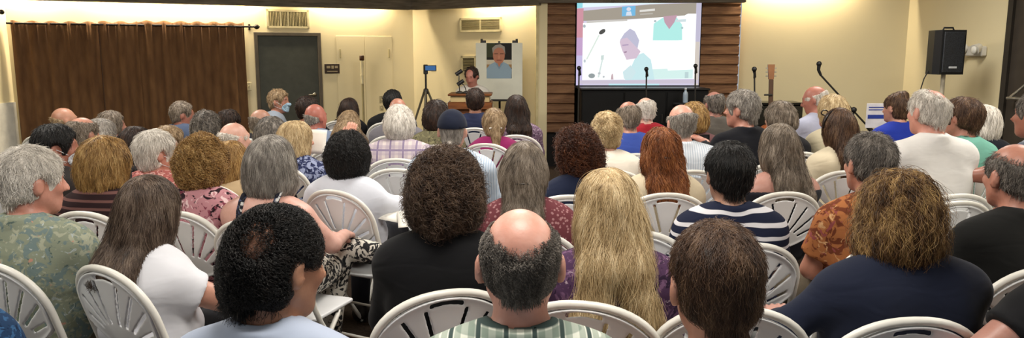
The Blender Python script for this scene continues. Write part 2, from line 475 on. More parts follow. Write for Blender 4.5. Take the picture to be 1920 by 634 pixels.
def hair_obj(parent, kind, pal, q, dist, loc, rot, name='hair'):
    fn, lo, hi = hair_fn(kind, q)
    h = .0055 if dist < 3.4 else (.008 if dist < 5.2 else .011)
    V, Q = sdfmesh(fn, lo, hi, h)
    me = meshdata(name, V, Q, True, [hairmat(pal, False)])
    o = link(name, me, parent, loc, rot)
    n = q.get('n', 1.0)*(9000 if dist < 2 else 5200 if dist < 3.4 else 2200 if dist < 5.2 else 900)
    L = q.get('sl', {'short': .03, 'curly': .07, 'bob': .12, 'long': .2, 'tail': .09, 'half': .14, 'updo': .05}[kind])
    steps = 9 if (L > .1 or q.get('curl')) else 6
    rd = q.get('rd', .00055)*max(1, dist*.55)
    S = strands(fn, V, n, L, steps, rd, q.get('lift', .006), q.get('curl', 0), q.get('seed', 1), -q.get('len', .2)+.012 if kind in ('bob', 'long', 'half', 'tail') else q.get('nape', -.09)+.008, q.get('fall', .75), q.get('wob', .18), q.get('wave', .006 if kind in ('bob', 'long', 'half') else .002))
    if 'bald' in q:
        g_ = np.random.default_rng(5); S = S[(bdist(S, q) > -.004).all(1)]
        if q.get('thin'):   # sparse hair left on the bare scalp, fading towards its middle
            hf = lambda X: head_sdf(X, False)-.0012
            HV, _ = sdfmesh(hf, (-.1, -.13, -.02), (.1, .06, .14), .004); bd = bdist(HV, q); w_ = np.clip(1+bd/q.get('fade', .022), q.get('min', .0), 1)*(bd < .012); HV = HV[g_.random(len(HV)) < w_]
            S2 = strands(hf, HV, int(len(HV)*q['thin']), L, steps, rd, q.get('lift', .006), q.get('curl', 0), 77, -9, q.get('fall', .75), q.get('wob', .18)); S = np.concatenate([S, S2])
    if kind in ('short', 'curly', 'updo'):
        S = S[~((np.abs(S[..., 0]) > .05) & (S[..., 1] > -.02) & (S[..., 2] < -.005)).any(1)] if kind != 'curly' or q.get('ear') else S
    S = np.ascontiguousarray(S)
    hc = bpy.data.hair_curves.new('hair_strands'); N = len(S)
    hc.add_curves([S.shape[1]]*N)
    hc.position_data.foreach_set('vector', S.ravel())
    r = np.tile(np.linspace(1, .35, S.shape[1])*rd, N).astype(np.float32)
    at_ = hc.attributes.get('radius') or hc.attributes.new('radius', 'FLOAT', 'POINT'); at_.data.foreach_set('value', r)
    hc.materials.append(hairmat(pal, True))
    link('hair_strands', hc, o)
    return o
# ------------------------------------------------------------------ chair
WHITE = plain('e2e3e4', .42, .4, 0, .02)
TUBE = plain('dedbd2', .38, .5, 0, .03)
DARK = plain('1a1a1b', .5, .4)
def back_y(z): return -.075-(z-.47)*.30
def arch(hw, z0, ztop, b, n=22):
    p = [(-hw, z0)]
    for i in range(n+1):
        a = math.pi*i/n; c, s_ = -math.cos(a), math.sin(a)
        p.append((hw*math.copysign(abs(c)**.9, c), ztop-b+b*abs(s_)**.9))
    p.append((hw, z0)); return p
def chair_meshes():
    R = {}
    m = MB(); hw = .222; pts = [(-hw, .26, .012), (-hw, .24, .04), (-hw, -.04, .42)]
    pts += [(x, back_y(z), z) for x, z in arch(hw, .50, .895, .17)] + [(hw, -.04, .42), (hw, .24, .04), (hw, .26, .012)]
    m.tube(pts, .0125, 10); R['frame'] = (m, TUBE)
    m = MB(); hw = .195
    m.tube([(-hw, -.27, .012), (-hw, -.25, .04), (-hw, .13, .405), (-hw, .15, .415), (hw, .15, .415), (hw, .13, .405), (hw, -.25, .04), (hw, -.27, .012)], .011, 10)
    m.tube([(-hw, -.17, .117), (hw, -.17, .117)], .008, 8); R['rear_leg_frame'] = (m, TUBE)
    m = MB(); m.tube([(-.222, .15, .162), (.222, .15, .162)], .008, 8); R['crossbar'] = (m, TUBE)
    for x, y in ((-.222, .265), (.222, .265), (-.195, -.275), (.195, -.275)):
        m = MB(); m.lathe([(.0145, .001), (.017, .004), (.017, .03), (.0135, .036)], (x, y, 0), 12); R.setdefault('foot_cap', []).append(m)
    def seat(P):
        x, y, z = P[:, 0], P[:, 1], P[:, 2]
        zc = .433-.010*np.exp(-((x/.14)**2+((y-.06)/.16)**2))-.03*np.clip((y-.24)/.08, 0, 1)**2
        w = .20-.03*np.clip((-y)/.12, 0, 1)
        d2 = np.maximum(np.abs(x)-w+.05, 0); e2 = np.maximum(np.abs(y-.09)-.20+.05, 0)
        d = np.sqrt(d2*d2+e2*e2)-.05
        return smax(d, np.abs(z-zc)-.0095, .008)
    R['seat'] = sdfmesh(seat, (-.23, -.14, .37), (.23, .33, .47), .007)
    def panel(P):  # x, z in the plane of the back, y = thickness
        x, w, z = P[:, 0], P[:, 1], P[:, 2]
        zt = .895-.17+.17*np.sqrt(np.clip(1-(np.clip(np.abs(x), 0, .2219)/.222)**2, 0, 1))
        top = (z-zt+.012)*.8
        zb = .58+.085*(np.abs(x)/.2)**2
        d = smax(smax(top, (zb-z), .02), np.abs(x)-.212, .012)
        dish = .022*np.exp(-((x/.17)**2+((z-.70)/.13)**2))
        pl = np.abs(w+dish)-.0042
        rim = np.maximum(-d-.012, 0)*.0
        body = smax(d, pl-.006*np.exp(-(np.minimum(d, 0)/.010)**2), .004)
        r = np.sqrt(x*x+(z-.60)**2); th = np.arctan2(x, z-.60)
        sl = np.full(len(x), 9., np.float32)
        for an in (15, 32, 48, 63):
            for s in (-1, 1):
                ta = th-s*math.radians(an); u = r*np.sin(ta)
                sl = np.minimum(sl, np.maximum(np.maximum(np.abs(u)-.0058, .085+.0006*an-r), np.where(np.cos(ta) > 0, d+.026, 9)))
        hd = np.maximum(np.sqrt(x*x+(z-.70)**2)-.172, .164-np.sqrt(x*x+(z-.697)**2)); hd = np.maximum(hd, np.abs(x)-.052)
        sl = np.minimum(sl, hd-.002)
        return np.maximum(body, -sl)
    V, Q = sdfmesh(panel, (-.24, -.045, .56), (.24, .025, .91), .0042)
    V[:, 1] += back_y(V[:, 2])-.004
    R['back_panel'] = (V, Q)
    return R
CH = chair_meshes(); CHD = []
for k, v in CH.items():
    if k == 'foot_cap':
        for m in v: CHD.append((k, meshdata(k, m.v, m.f, True, [DARK])))
    elif isinstance(v[0], MB): CHD.append((k, meshdata(k, v[0].v, v[0].f, True, [v[1]])))
    else: CHD.append((k, meshdata(k, v[0], v[1], True, [WHITE])))
def chair(x, y, yaw, label):
    e = empty('folding_chair', (x, y, 0), yaw); tag(e, label, 'chair', 'white folding chairs set out in rows')
    for k, me in CHD: link(k, me, e)
    return e
def chair_at(px, py, yaw, label):
    p = atz(px, py, .905); c, s = math.cos(yaw), math.sin(yaw); ly = back_y(.895)
    return chair(p[0]+s*ly, p[1]-c*ly, yaw, label)
# ------------------------------------------------------------------ people
def limb_dirs(E, W): return (W-E)/np.linalg.norm(W-E)
def person(px, top, Y, who, yaw=0, hyaw=0, hpitch=0, hroll=0, sk='c98f74', hair=None, shirt=None, sleeve='long', pants='23242a', fat=1.0, hs=1.0,
           collar=None, pose=None, extras=(), cyaw=None, chairpx=None, nochair=False, cut=None, seatz=.45, state='seated', shoe='2a2522', legs=None, sh=1.0, where='', hem=.52):
    yaw, hyaw, hpitch, hroll = rad(yaw), rad(hyaw), rad(hpitch), rad(hroll)
    pose = pose or {}; ht = .0
    if hair: ht = hair[2].get('t', .014)*1.0
    if hair and hair[0] == 'short' and 'bald' in hair[2] and hair[2]['bald'][2] > .05: ht = 0
    if hair and hair[0] == 'updo': ht += hair[2].get('up', .0)
    ht += pose.get('hat', 0)
    if chairpx:   # the seat decides how far away its sitter is
        cp = atz(chairpx[0], chairpx[1], .905); cy_ = yaw if cyaw is None else rad(cyaw)
        Y = cp[1]-math.cos(cy_)*back_y(.895)+.055+.035
    T = at(px, top, Y); zc = T[2]-(ht+.119*hs)*1.0
    dz = seatz-.45; q = (zc-seatz)/.74
    base = zc-.228*hs        # neck base height
    def U(z): return seatz+(z-.45)*q if z <= .98 else zc+(z-1.19)
    lean = pose.get('lean', 0)
    hc = np.array((0, .035+lean, zc)) if 'hc' not in pose else np.array(pose['hc'])
    c, s = math.cos(yaw), math.sin(yaw)
    ox, oy = T[0]-(c*hc[0]-s*hc[1]), T[1]-(s*hc[0]+c*hc[1])
    near = Y < 3.4; h = .0085 if Y < 2 else .0105 if near else .014 if Y < 5.2 else .018
    R3 = rotm(hyaw, hpitch, hroll); Rn = np.array(R3, dtype=np.float32)
    fx = fat
    shx = .168*sh*(.5+.5*fx)
    SL, SR = [np.array((sg*shx, -.02+lean*.8, zc-.228)) for sg in (-1, 1)]
    EL, ER = [np.array(pose.get(k, (sg*(.208*sh+.05*(fx-1)), .05+lean*.6, U(.73)))) for k, sg in (('lE', -1), ('rE', 1))]
    WL, WR = [np.array(pose.get(k, (sg*.085, .27+lean*.3, U(.655)+(.01 if sg > 0 else 0)))) for k, sg in (('lW', -1), ('rW', 1))]
    legs = legs or {}
    HL, HR = [np.array((sg*.088*fx, .04, seatz+.118)) for sg in (-1, 1)]
    KL, KR = [np.array(legs.get(k, (sg*.105, .40, seatz+.085))) for k, sg in (('lK', -1), ('rK', 1))]
    AL, AR = [np.array(legs.get(k, (sg*.095, .31, .10))) for k, sg in (('lA', -1), ('rA', 1))]
    allp = np.array([EL, ER, WL, WR, KL, KR, AL, AR, (0, -.2, seatz), (.3*fx, .1, zc+.15), (-.3*fx, .2, .0)])
    lo = allp.min(0)-np.array((.12, .11, 0)); hi = allp.max(0)+np.array((.12, .14, .03)); lo[2] = .0
    o_, P = grid(lo, hi, h); shp = P.shape[:3]; BIG = np.float32(.25)
    def layer(prims, k):
        A = np.full(shp, BIG, np.float32)
        for (a, b, ra, rb, sc) in prims:
            a = np.array(a, float); b = np.array(b, float); m = .075+max(ra, rb)
            i0 = np.maximum(((np.minimum(a, b)-m-o_)/h).astype(int), 0); i1 = np.minimum(((np.maximum(a, b)+m-o_)/h).astype(int)+2, shp)
            if (i1 <= i0).any(): continue
            sl = tuple(slice(int(i0[j]), int(i1[j])) for j in range(3)); B = P[sl]
            d = con(B, a, b, ra, rb, sc); A[sl] = smin(A[sl], d.astype(np.float32), k)
        return A
    f = fx; n0 = zc-.228; ym = lean
    def yl(z): return lean*np.clip((z-seatz)/(zc-seatz), 0, 1)
    tor = layer([((-.075*f, .0, seatz+.138), (.075*f, .0, seatz+.138), .113, .113, (1, 1, 1)),
                 ((-.055*f, .015+yl(U(.68)), U(.68)), (.055*f, .015+yl(U(.68)), U(.68)), .108*f, .108*f, (1, 1, 1)),
                 ((-.075*f, -.015+yl(U(.84)), U(.84)), (.075*f, -.015+yl(U(.84)), U(.84)), .105*f, .105*f, (1, .95, 1)),
                 ((-.08*f, -.02+yl(U(.92)), U(.93)), (.08*f, -.02+yl(U(.92)), U(.93)), .095, .095, (1, 1, 1)),
                 (SL*np.array((.86, 1, 1)), SR*np.array((.86, 1, 1)), .062, .062, (1, 1, 1)),
                 ((-.035, -.025+lean, n0+.062), SL*np.array((.8, 1, 1))+np.array((0, -.005, .012)), .056, .05, (1, 1, 1)),
                 ((.035, -.025+lean, n0+.062), SR*np.array((.8, 1, 1))+np.array((0, -.005, .012)), .056, .05, (1, 1, 1))], .05)
    nb = np.array((0, -.022+lean, n0+.03)); nt_ = hc+Rn@np.array((0, -.022, -.05))
    neck = layer([(nb, nt_, .060, .056, (1, 1, 1))], .03)
    hd = np.full(shp, BIG, np.float32)
    i0 = np.maximum(((hc-.17-o_)/h).astype(int), 0); i1 = np.minimum(((hc+.17-o_)/h).astype(int)+2, shp)
    sl = tuple(slice(int(i0[j]), int(i1[j])) for j in range(3)); B = P[sl].reshape(-1, 3)
    L = ((B-hc.astype(np.float32))@Rn)/hs
    hd[sl] = (head_sdf(L)*hs).reshape([int(i1[j]-i0[j]) for j in range(3)])
    arm = layer([(SL, EL, .052, .042, (1, 1, 1)), (SR, ER, .052, .042, (1, 1, 1))], .02)
    fore = layer([(EL, WL, .041, .027, (1, 1, 1)), (ER, WR, .041, .027, (1, 1, 1))], .02)
    leg = layer([(HL, KL, .092, .064, (1, 1, 1)), (HR, KR, .092, .064, (1, 1, 1)), (KL, AL, .062, .042, (1, 1, 1)), (KR, AR, .062, .042, (1, 1, 1)), (HL, HR, .09, .09, (1, 1, 1))], .03)
    body = smin(smin(smin(tor, leg, .04), smin(arm, fore, .015), .035), smin(neck, hd, .022), .028)
    V, Q = nets(np.maximum(body, -(P[..., 2]-.02)), o_, h)
    # hands joined to the wrists
    tint = np.ones((len(V), 3), np.float32)
    Lv = ((V-hc.astype(np.float32))@Rn)/hs
    lips = (ell(Lv, (0, .093, -.062), (.024, .014, .012)) < 0); tint[lips] = (.9, .6, .6)
    brow = np.minimum(ell(Lv, (-.033, .09, .03), (.02, .014, .005)), ell(Lv, (.033, .09, .03), (.02, .014, .005))) < 0; tint[brow] = (.35, .3, .27)
    VV, QQ, nv = [V], [Q], len(V)
    for W, E, sg in ((WL, EL, -1), (WR, ER, 1)):
        key = 'lH' if sg < 0 else 'rH'
        y_ = np.array(pose.get(key, limb_dirs(E, W)*.6+np.array((-sg*.25, .6, -.25)))); y_ = y_/np.linalg.norm(y_)
        z_ = np.array(pose.get(key+'n', (sg*.15, 0, 1.0))); z_ = z_-y_*(z_@y_); z_ /= np.linalg.norm(z_); x_ = np.cross(y_, z_)
        M = np.stack([x_, y_, z_], 1); hv = HAND[0].copy(); hq = HAND[1]
        if sg > 0: hv[:, 0] *= -1; hq = hq[:, ::-1]
        hv = hv@M.T.astype(np.float32)+(W-y_*.006).astype(np.float32); VV.append(hv); QQ.append(hq+nv); nv += len(hv)
    for K, A, key in ((KL, AL, 'l'), (KR, AR, 'r')):
        pass
    V = np.concatenate(VV); Q = np.concatenate(QQ); tint = np.concatenate([tint, np.ones((nv-len(tint), 3), np.float32)])
    me = meshdata('person', V, Q, True, [skin(sk)])
    ca = me.color_attributes.new('tint', 'FLOAT_COLOR', 'POINT'); ca.data.foreach_set('color', np.concatenate([tint, np.ones((len(tint), 1), np.float32)], 1).ravel())
    o = link('person', me, None, (ox, oy, 0), (0, 0, yaw))
    tag(o, 'person '+state+', '+who+where, 'person')
    # eyes
    if Y < 9.5:
        for sg in (-1, 1):
            m = MB(); m.ball((0, 0, 0), .0125*hs, 12, 8, 0); m.ball((0, .0085*hs, 0), (.0065*hs, .005*hs, .0065*hs), 10, 6, 1)
            p = hc+Rn@np.array((sg*.030, .0675, .008))*hs
            m.build('eye', [plain('e8e2d8', .2, .5), plain('2a1d14', .2, .5)], o, tuple(p), tuple(R3.to_euler()))
    # clothing
    seed = int(abs(px)*3+top) % 997
    wr = wob(P.reshape(-1, 3)*np.array((1, 1, 1.6), np.float32), 26, seed).reshape(shp)*.0045
    sht = smin(tor-.017, arm-.012, .03) if sleeve == 'long' else tor-.015
    if sleeve == 'long':
        sf = fore-.012
        for W, E in ((WL, EL), (WR, ER)):
            dv = limb_dirs(E, W); cutp = W-dv*.03
            near_ = np.linalg.norm(P-((W+E)/2).astype(np.float32), axis=-1) < np.linalg.norm(W-E)*.9
            sf = np.where(near_, np.maximum(sf, (P-cutp.astype(np.float32))@dv.astype(np.float32)), sf)
        sht = smin(sht, sf, .03)
    elif sleeve == 'short':
        for S, E in ((SL, EL), (SR, ER)):
            dv = limb_dirs(S, E); cutp = S+(E-S)*pose.get('sl', .66)
            sv = layer([(S, S+(E-S)*(pose.get('sl', .66)+.06), .053, .058, (1, 1, 1))], .02)-.012
            sht = smin(sht, np.maximum(sv, (P-cutp.astype(np.float32))@dv.astype(np.float32)).astype(np.float32), .03)
    sht = sht-wr; sht = np.maximum(sht, U(hem)-P[..., 2])
    if cut is not None: sht = np.maximum(sht, P[..., 2]-(zc-cut))
    sht = smax(sht, -(neck-.006), .008)
    if collar:
        C = P.reshape(-1, 3)-np.array((0, -.022+lean, n0+.07), np.float32); C[:, 2] += C[:, 1]*.35
        rr = np.sqrt(C[:, 0]**2+(C[:, 1]*1.0)**2)-.073; cd = np.sqrt((rr)**2+(C[:, 2]*.42)**2)-.0115
        sht = smin(sht, cd.reshape(shp).astype(np.float32), .012)
    V, Q = nets(sht, o_, h); me = meshdata('shirt', V, Q, True, [shirt or cloth('555555')])
    so = link('shirt', me, o)
    pn = np.maximum(smin(leg-.012, np.maximum(tor-.012, P[..., 2]-U(.60)), .03)-wr*.7, .085-P[..., 2])
    if 'lcut' in legs: pn = np.maximum(pn, legs['lcut'](P))
    pm = pants if not isinstance(pants, str) else cloth(pants)
    V, Q = nets(pn, o_, h); link('trousers', meshdata('trousers', V, Q, True, [pm]), o)
    for A, K, key in ((AL, KL, 'l'), (AR, KR, 'r')):
        e = legs.get(key+'F', (0, 0, rad(6 if key == 'l' else -6)))
        link('shoe', _shoe(shoe), o, (A[0], A[1]+.035, A[2]-.10), e)
    # hair
    rot = tuple(R3.to_euler())
    if hair:
        q_ = dict(hair[2]); q_.setdefault('seed', seed)
        ho = hair_obj(o, hair[0], hair[1], q_, Y, tuple(hc), rot)
        ho.scale = (hs, hs, hs)
    for fnx in extras: fnx(o, tuple(hc), R3, hs, dict(SL=SL, SR=SR, EL=EL, ER=ER, WL=WL, WR=WR, zc=zc, n0=n0, lean=lean, tor=tor, o_=o_, h=h, P=P))
    if not nochair:
        lab = 'white folding chair holding the person '+who
        cy = yaw if cyaw is None else rad(cyaw)
        if chairpx:
            ly = back_y(.895); gx = cp[0]+math.sin(cy)*ly; wx = ox+math.sin(cy)*.055
            chair(min(max(gx, wx-.1), wx+.1), oy-math.cos(cy)*.055, cy, lab)
        else: chair(ox+math.sin(cy)*.055, oy-math.cos(cy)*.055, cy, lab)
    return o
_sh = {}
def _shoe(c):
    if c not in _sh: _sh[c] = meshdata('shoe', SHOE[0], SHOE[1], True, [plain(c, .5, .4)])
    return _sh[c]
# head extras
def mask(c='cfdce6'):
    def f(o, hc, R3, hs, J):
        def fn(P):
            d = head_sdf(P, False)-.007; d = smax(d, ell(P, (0, .085, -.06), (.075, .07, .055)), .006)
            return smax(d, -(head_sdf(P, False)-.0015), .002)
        V, Q = sdfmesh(fn, (-.1, -.02, -.13), (.1, .15, .02), .005)
        m = link('face_mask', meshdata('face_mask', V, Q, True, [cloth(c)]), o, hc, tuple(R3.to_euler())); m.scale = (hs,)*3
        for s in (-1, 1):
            b = MB(); b.tube([(s*.062, .055, -.035), (s*.08, .02, -.01), (s*.086, -.022, .012), (s*.087, -.034, -.01), (s*.08, -.02, -.045), (s*.06, .045, -.075)], .0016, 6)
            b.build('ear_loop', cloth('e6e9ec'), m)
    return f
def cap(c='1c2233', brim=True, band=None, back=False):
    def f(o, hc, R3, hs, J):
        def fn(P):
            d = ell(P, (0, -.014, .03), (.094, .114, .112)); d = smax(d, .028-P[:, 2]+P[:, 1]*.12, .01)
            return smax(d, -ell(P, (0, -.014, .02), (.086, .106, .104)), .003)
        V, Q = sdfmesh(fn, (-.12, -.15, -.01), (.12, .14, .16), .006)
        m = link('cap', meshdata('cap', V, Q, True, [cloth(c)]), o, hc, tuple(R3.to_euler())); m.scale = (hs,)*3
        if brim:
            def fb(P):
                d = ell(P, (0, .09, .03), (.085, .10, .05)); z = P[:, 2]-(.038-.9*P[:, 0]**2-.12*(P[:, 1]-.09))
                return smax(smax(d, np.abs(z)-.0025, .002), -(P[:, 1]-.075), .004)
            V, Q = sdfmesh(fb, (-.1, .05, -.02), (.1, .21, .08), .005); link('brim', meshdata('brim', V, Q, True, [cloth(c)]), m)
        if band:
            b = MB(); b.tube([(.096*math.cos(a), -.014+.116*math.sin(a), .037+.1*.12*math.sin(a)) for a in np.linspace(0, 2*math.pi, 33)[:-1]], .008, 8, True); b.build('hat_band', cloth(band), m)
    return f
def hairclip(c='15110f', p=(0, -.13, .0), w=.03):
    def f(o, hc, R3, hs, J):
        b = MB(); b.tube([(p[0]-w, p[1]+.018, p[2]-.004), (p[0]-w*.5, p[1], p[2]), (p[0]+w*.5, p[1], p[2]), (p[0]+w, p[1]+.018, p[2]-.004)], .006, 8)
        b.build('hair_clip', plain(c, .3, .5), o, hc, tuple(R3.to_euler()))
    return f
def glasses():
    def f(o, hc, R3, hs, J):
        b = MB()
        for s in (-1, 1):
            b.tube([(s*.033+.022*math.cos(a), .106, .006+.017*math.sin(a)) for a in np.linspace(0, 6.283, 15)[:-1]], .0016, 6, True)
            b.tube([(s*.055, .104, .012), (s*.077, .06, .012), (s*.084, -.01, .01), (s*.084, -.03, -.006)], .0016, 6)
        b.tube([(-.011, .107, .01), (.011, .107, .01)], .0015, 6)
        b.build('glasses', plain('2b2622', .3, .5), o, hc, tuple(R3.to_euler()))
    return f
def topglasses():
    def f(o, hc, R3, hs, J):
        b = MB(); b.tube([(.097*math.cos(t_), .012-.02*math.sin(t_), .03+.098*math.sin(t_)) for t_ in np.linspace(-.25, math.pi+.25, 25)], .0055, 8)
        for s in (-1, 1): b.tube([(s*.036+.027*math.cos(t_), .078, .098+.016*math.sin(t_)) for t_ in np.linspace(0, 6.283, 17)[:-1]], .004, 6, True)
        b.build('sunglasses', plain('1a1210', .25, .5), o, hc, tuple(R3.to_euler()))
    return f
def straps(mat, back=.115):
    def f(o, hc, R3, hs, J):
        for s in (-1, 1):
            b = MB(); x = s*.085; n0 = J['n0']; pts = []
            for u in np.linspace(0, 1, 13):
                y = -.135+.27*u; z0 = n0+.16
                # walk down on the torso field until the surface is met
                zz = z0
                for _ in range(60):
                    i = ((np.array((x, y, zz))-J['o_'])/J['h']).astype(int); i = np.clip(i, 0, np.array(J['tor'].shape)-1)
                    if J['tor'][tuple(i)] < .008: break
                    zz -= .006
                pts.append((x, y, zz))
            b.tube([(x, -.150, J['zc']-.38)]+[(a, b_, c+.003) for a, b_, c in pts[1:-1]]+[(x, .12, J['zc']-.38)], .015, 8, False, 0, .5)
            b.build('shoulder_strap', mat, o)
    return f
def bracelet(k='WL', c='a8a49c'):
    def f(o, hc, R3, hs, J):
        W = J[k]; E = J['E'+k[1]]; d = limb_dirs(E, W); u = np.cross(d, (0, 0, 1.)); u /= np.linalg.norm(u); w = np.cross(d, u)
        p = W-d*.02
        b = MB(); b.tube([tuple(p+.033*(math.cos(a)*u+math.sin(a)*w)) for a in np.linspace(0, 6.283, 21)[:-1]], .003, 6, True); b.build('bracelet', plain(c, .3, .5, 1), o)
    return f
exec_people = []
def p(*a, **k): exec_people.append((a, k))
def H(kind, pal, **q): return (kind, pal, q)
BALD1 = (0, .035, .135, .125)
GL = rad
# ---- nearest row
p(520, 393, 1.58, 'curly black hair, bald crown and pale blue shirt', yaw=-14, hyaw=-26, hpitch=10, sk='a8714f', hair=H('curly', 'black', t=.003, g=.93, amp=.004, fr=75, curl=.0055, sl=.035, lift=.002, nape=-.085, ear=1, bald=(.040, -.088, .058, .040), thin=.55, fade=.04, min=.05, n=1.6, wob=.6), shirt=cloth('aab4c8'), collar=1, pants='2c2f3a', sh=1.02)
p(975, 392, 1.55, 'big bald crown, grey fringe and green checked shirt', hyaw=2, hpitch=4, sk='cf8f78', hair=H('short', 'salt', t=.005, amp=.002, fr=90, nape=-.062, bald=(0, -.035, .118, .120, .66), thin=3.0, fade=.024, curl=.002, sl=.016, lift=.002, n=1.5, wob=.35), shirt=plaid('cdd0c4', '5f7468', '3c4a48', 11), sleeve='short', collar=1, pants='4a4436', fat=1.05)
p(1345, 417, 1.47, 'short thick dark brown hair and cream shirt', yaw=2, hyaw=0, hpitch=8, sk='b97c60', hair=H('short', 'brown', t=.012, amp=.002, fr=70, nape=-.078, sl=.03, n=1.8, lift=.004, wob=.3, fall=.7), shirt=cloth('b9b0a0'), sleeve='short', pants='33363f', sh=.95)
p(-122, 326, 1.64, 'dark blue denim-like shirt at the row end', yaw=-20, sk='c08a6c', hair=H('short', 'gray', t=.014), shirt=floral('1d3350', (('2f5277', .52), ('12213a', .56)), 24), pants='26304a', sh=1.05, pose=dict(rE=(.27, .08, .72), rW=(.2, .34, .66)))
p(2024, 330, 2.0, 'black short-sleeved top with one bare arm showing', yaw=16, sk='b98270', hair=H('short', 'dark', t=.014), shirt=cloth('1b1b1d'), sleeve='short', pants='22242c', sh=1.1, fat=1.1, pose=dict(lE=(-.37, .0, .79), lW=(-.22, .24, .70), sl=.36))
# ---- second row
p(57, 275, 2.72, 'thick white hair and sage green tropical shirt', yaw=-8, hyaw=-32, hpitch=4, sk='c07d64', hair=H('short', 'white', t=.016, amp=.004, fr=60, nape=-.08, sl=.025, n=1.4, wob=.4), shirt=floral('868c79', (('6f7f7d', .52), ('a2a48f', .57), ('55645f', .64), ('b98a78', .67), ('aab2b0', .64)), 17), sleeve='short', collar=1, pants='6c6654', fat=1.22, sh=1.1, chairpx=(5, 492), cyaw=-22)
p(278, 330, 2.62, 'long straight brown hair and white T-shirt', yaw=-30, hyaw=12, hpitch=3, sk='c08468', hair=H('long', 'mouse', t=.014, len=.20, w=.08, amp=.003, fr=34, sl=.16, n=1.3), shirt=cloth('e4e4ea'), sleeve='short', pants='17171b', fat=1.06, sh=.98, chairpx=(245, 502), cyaw=-32, pose=dict(rE=(.27, .16, .70), rW=(.14, .36, .66), sl=.42))
p(835, 283, 2.45, 'big curly brown hair and black jacket', hyaw=0, hpitch=2, sk='c48a70', hair=H('curly', 'curlbr', t=.022, g=1.05, amp=.009, fr=55, curl=.011, sl=.065, lift=.012, nape=-.13, n=1.9, wob=.7), shirt=cloth('141416'), pants='17171a', fat=1.05, chairpx=(838, 545), cyaw=22)
p(1140, 315, 2.36, 'long blonde hair and purple patterned top', yaw=2, hyaw=2, sk='c98f74', hair=H('long', 'blonde', t=.012, len=.33, w=.088, sp=1.0, amp=.004, fr=34, sl=.26, n=2.1, lift=.01, wave=.009), shirt=floral('47304a', (('6a4c68', .5), ('2b1d30', .56), ('a08c98', .66)), 18), pants='221f28', chairpx=(1095, 566), cyaw=-14)
p(1684, 322, 2.24, 'highlighted brown bob and navy sweater', yaw=6, hyaw=6, sk='b98270', hair=H('bob', 'highlight', t=.012, len=.165, w=.09, amp=.007, fr=42, sl=.15, n=1.8, lift=.016, curl=.007, wob=.28), shirt=cloth('1d2233'), pants='20222c', fat=1.25, sh=1.12, chairpx=(1700, 596), cyaw=4, pose=dict(lE=(-.32, .02, .79), lW=(-.24, .26, .72), lH=(.35, .9, .15)), extras=[bracelet('WL')])
p(1905, 270, 2.72, 'balding grey head and black shirt at aisle end', yaw=10, hyaw=-2, hpitch=2, sk='b9775c', hair=H('short', 'salt', t=.008, amp=.002, nape=-.066, bald=(0, -.03, .124, .116, .72), thin=1.0, sl=.014), shirt=cloth('191918'), collar=1, pants='2a2a2e', fat=1.15, sh=1.08, chairpx=(1862, 500), cyaw=10)
# ---- third row
p(198, 255, 3.35, 'golden bob and dark striped top', yaw=-12, hyaw=-28, sk='c08a70', hair=H('bob', 'gold', t=.022, len=.10, w=.085, amp=.004, sl=.10, n=1.2), shirt=stripes('2c1e20', '6a4a46', 9, .6), pants='2b2a30', chairpx=(195, 397), cyaw=-15, extras=[mask('2e2b2c')], pose=dict(lE=(-.40, .02, .86), lW=(-.47, .26, .80)))
p(381, 253, 3.25, 'curly golden brown hair and pink floral blouse', yaw=-12, hyaw=-8, sk='c98f74', hair=H('curly', 'gold', t=.020, g=1.0, amp=.007, fr=60, curl=.007, sl=.05, nape=-.12, n=1.6, wob=.6), shirt=floral('b8838a', (('2a1c22', .54), ('e2c4c4', .6), ('7d3d4c', .6)), 15), sleeve='short', pants=floral('2a1c22', (('8d5f66', .56),), 18), chairpx=(378, 397), cyaw=-24)
p(508, 254, 3.05, 'grey shoulder-length hair, bare shoulders and dark floral straps', yaw=-14, hyaw=-4, sk='cf9a88', hair=H('bob', 'gray', t=.02, len=.20, w=.088, amp=.004, fr=34, sl=.17, n=1.5), shirt=floral('23232b', (('c9c7c4', .6), ('4d5570', .58)), 22), sleeve='none', cut=.40, pants=floral('d2cdc2', (('2a2a2c', .47),), 26), fat=1.1, chairpx=(468, 414), cyaw=-20, shoe='c48a70',
  legs=dict(lK=(.02, .44, .63), lA=(.40, .42, .60), lF=(0, rad(40), rad(-75))), pose=dict(lW=(.1, .36, .70), rE=(.27, .06, .74), rW=(.2, .33, .72)), extras=[straps(floral('23232b', (('c9c7c4', .6), ('4d5570', .58)), 22))])
p(983, 266, 3.2, 'half-up greying brown hair and maroon speckled top', hyaw=-4, sk='c98f74', hair=H('half', 'graybrown', t=.012, len=.17, amp=.003, fr=34, sl=.2, n=1.2), shirt=dots('6d3a40', 'a5787a', 60), pants='2b2226', fat=1.0, extras=[hairclip('191311', (0, -.142, -.03), .05)])
p(1368, 273, 3.0, 'thinning black hair and navy striped shirt', hyaw=4, hpitch=6, sk='b07c5c', hair=H('short', 'black', t=.016, amp=.002, nape=-.078, sl=.04, n=1.1, bald=(0, -.075, .17, .058)), shirt=stripes('1f2438', 'd4d2d6', 6.5, 3.0), sleeve='short', collar=1, pants='2c2f38', chairpx=(1405, 456), cyaw=8)
p(1632, 248, 2.98, 'short grey-brown hair and orange tropical shirt', yaw=8, hyaw=2, sk='b9785a', hair=H('short', 'salt', t=.012, amp=.003, nape=-.072, sl=.022, n=1.2), shirt=floral('a5683f', (('6d3a26', .52), ('d0a274', .6), ('8d4a4a', .6)), 15), sleeve='short', collar=1, pants='5b5142', fat=1.1, chairpx=(1572, 452), cyaw=16)
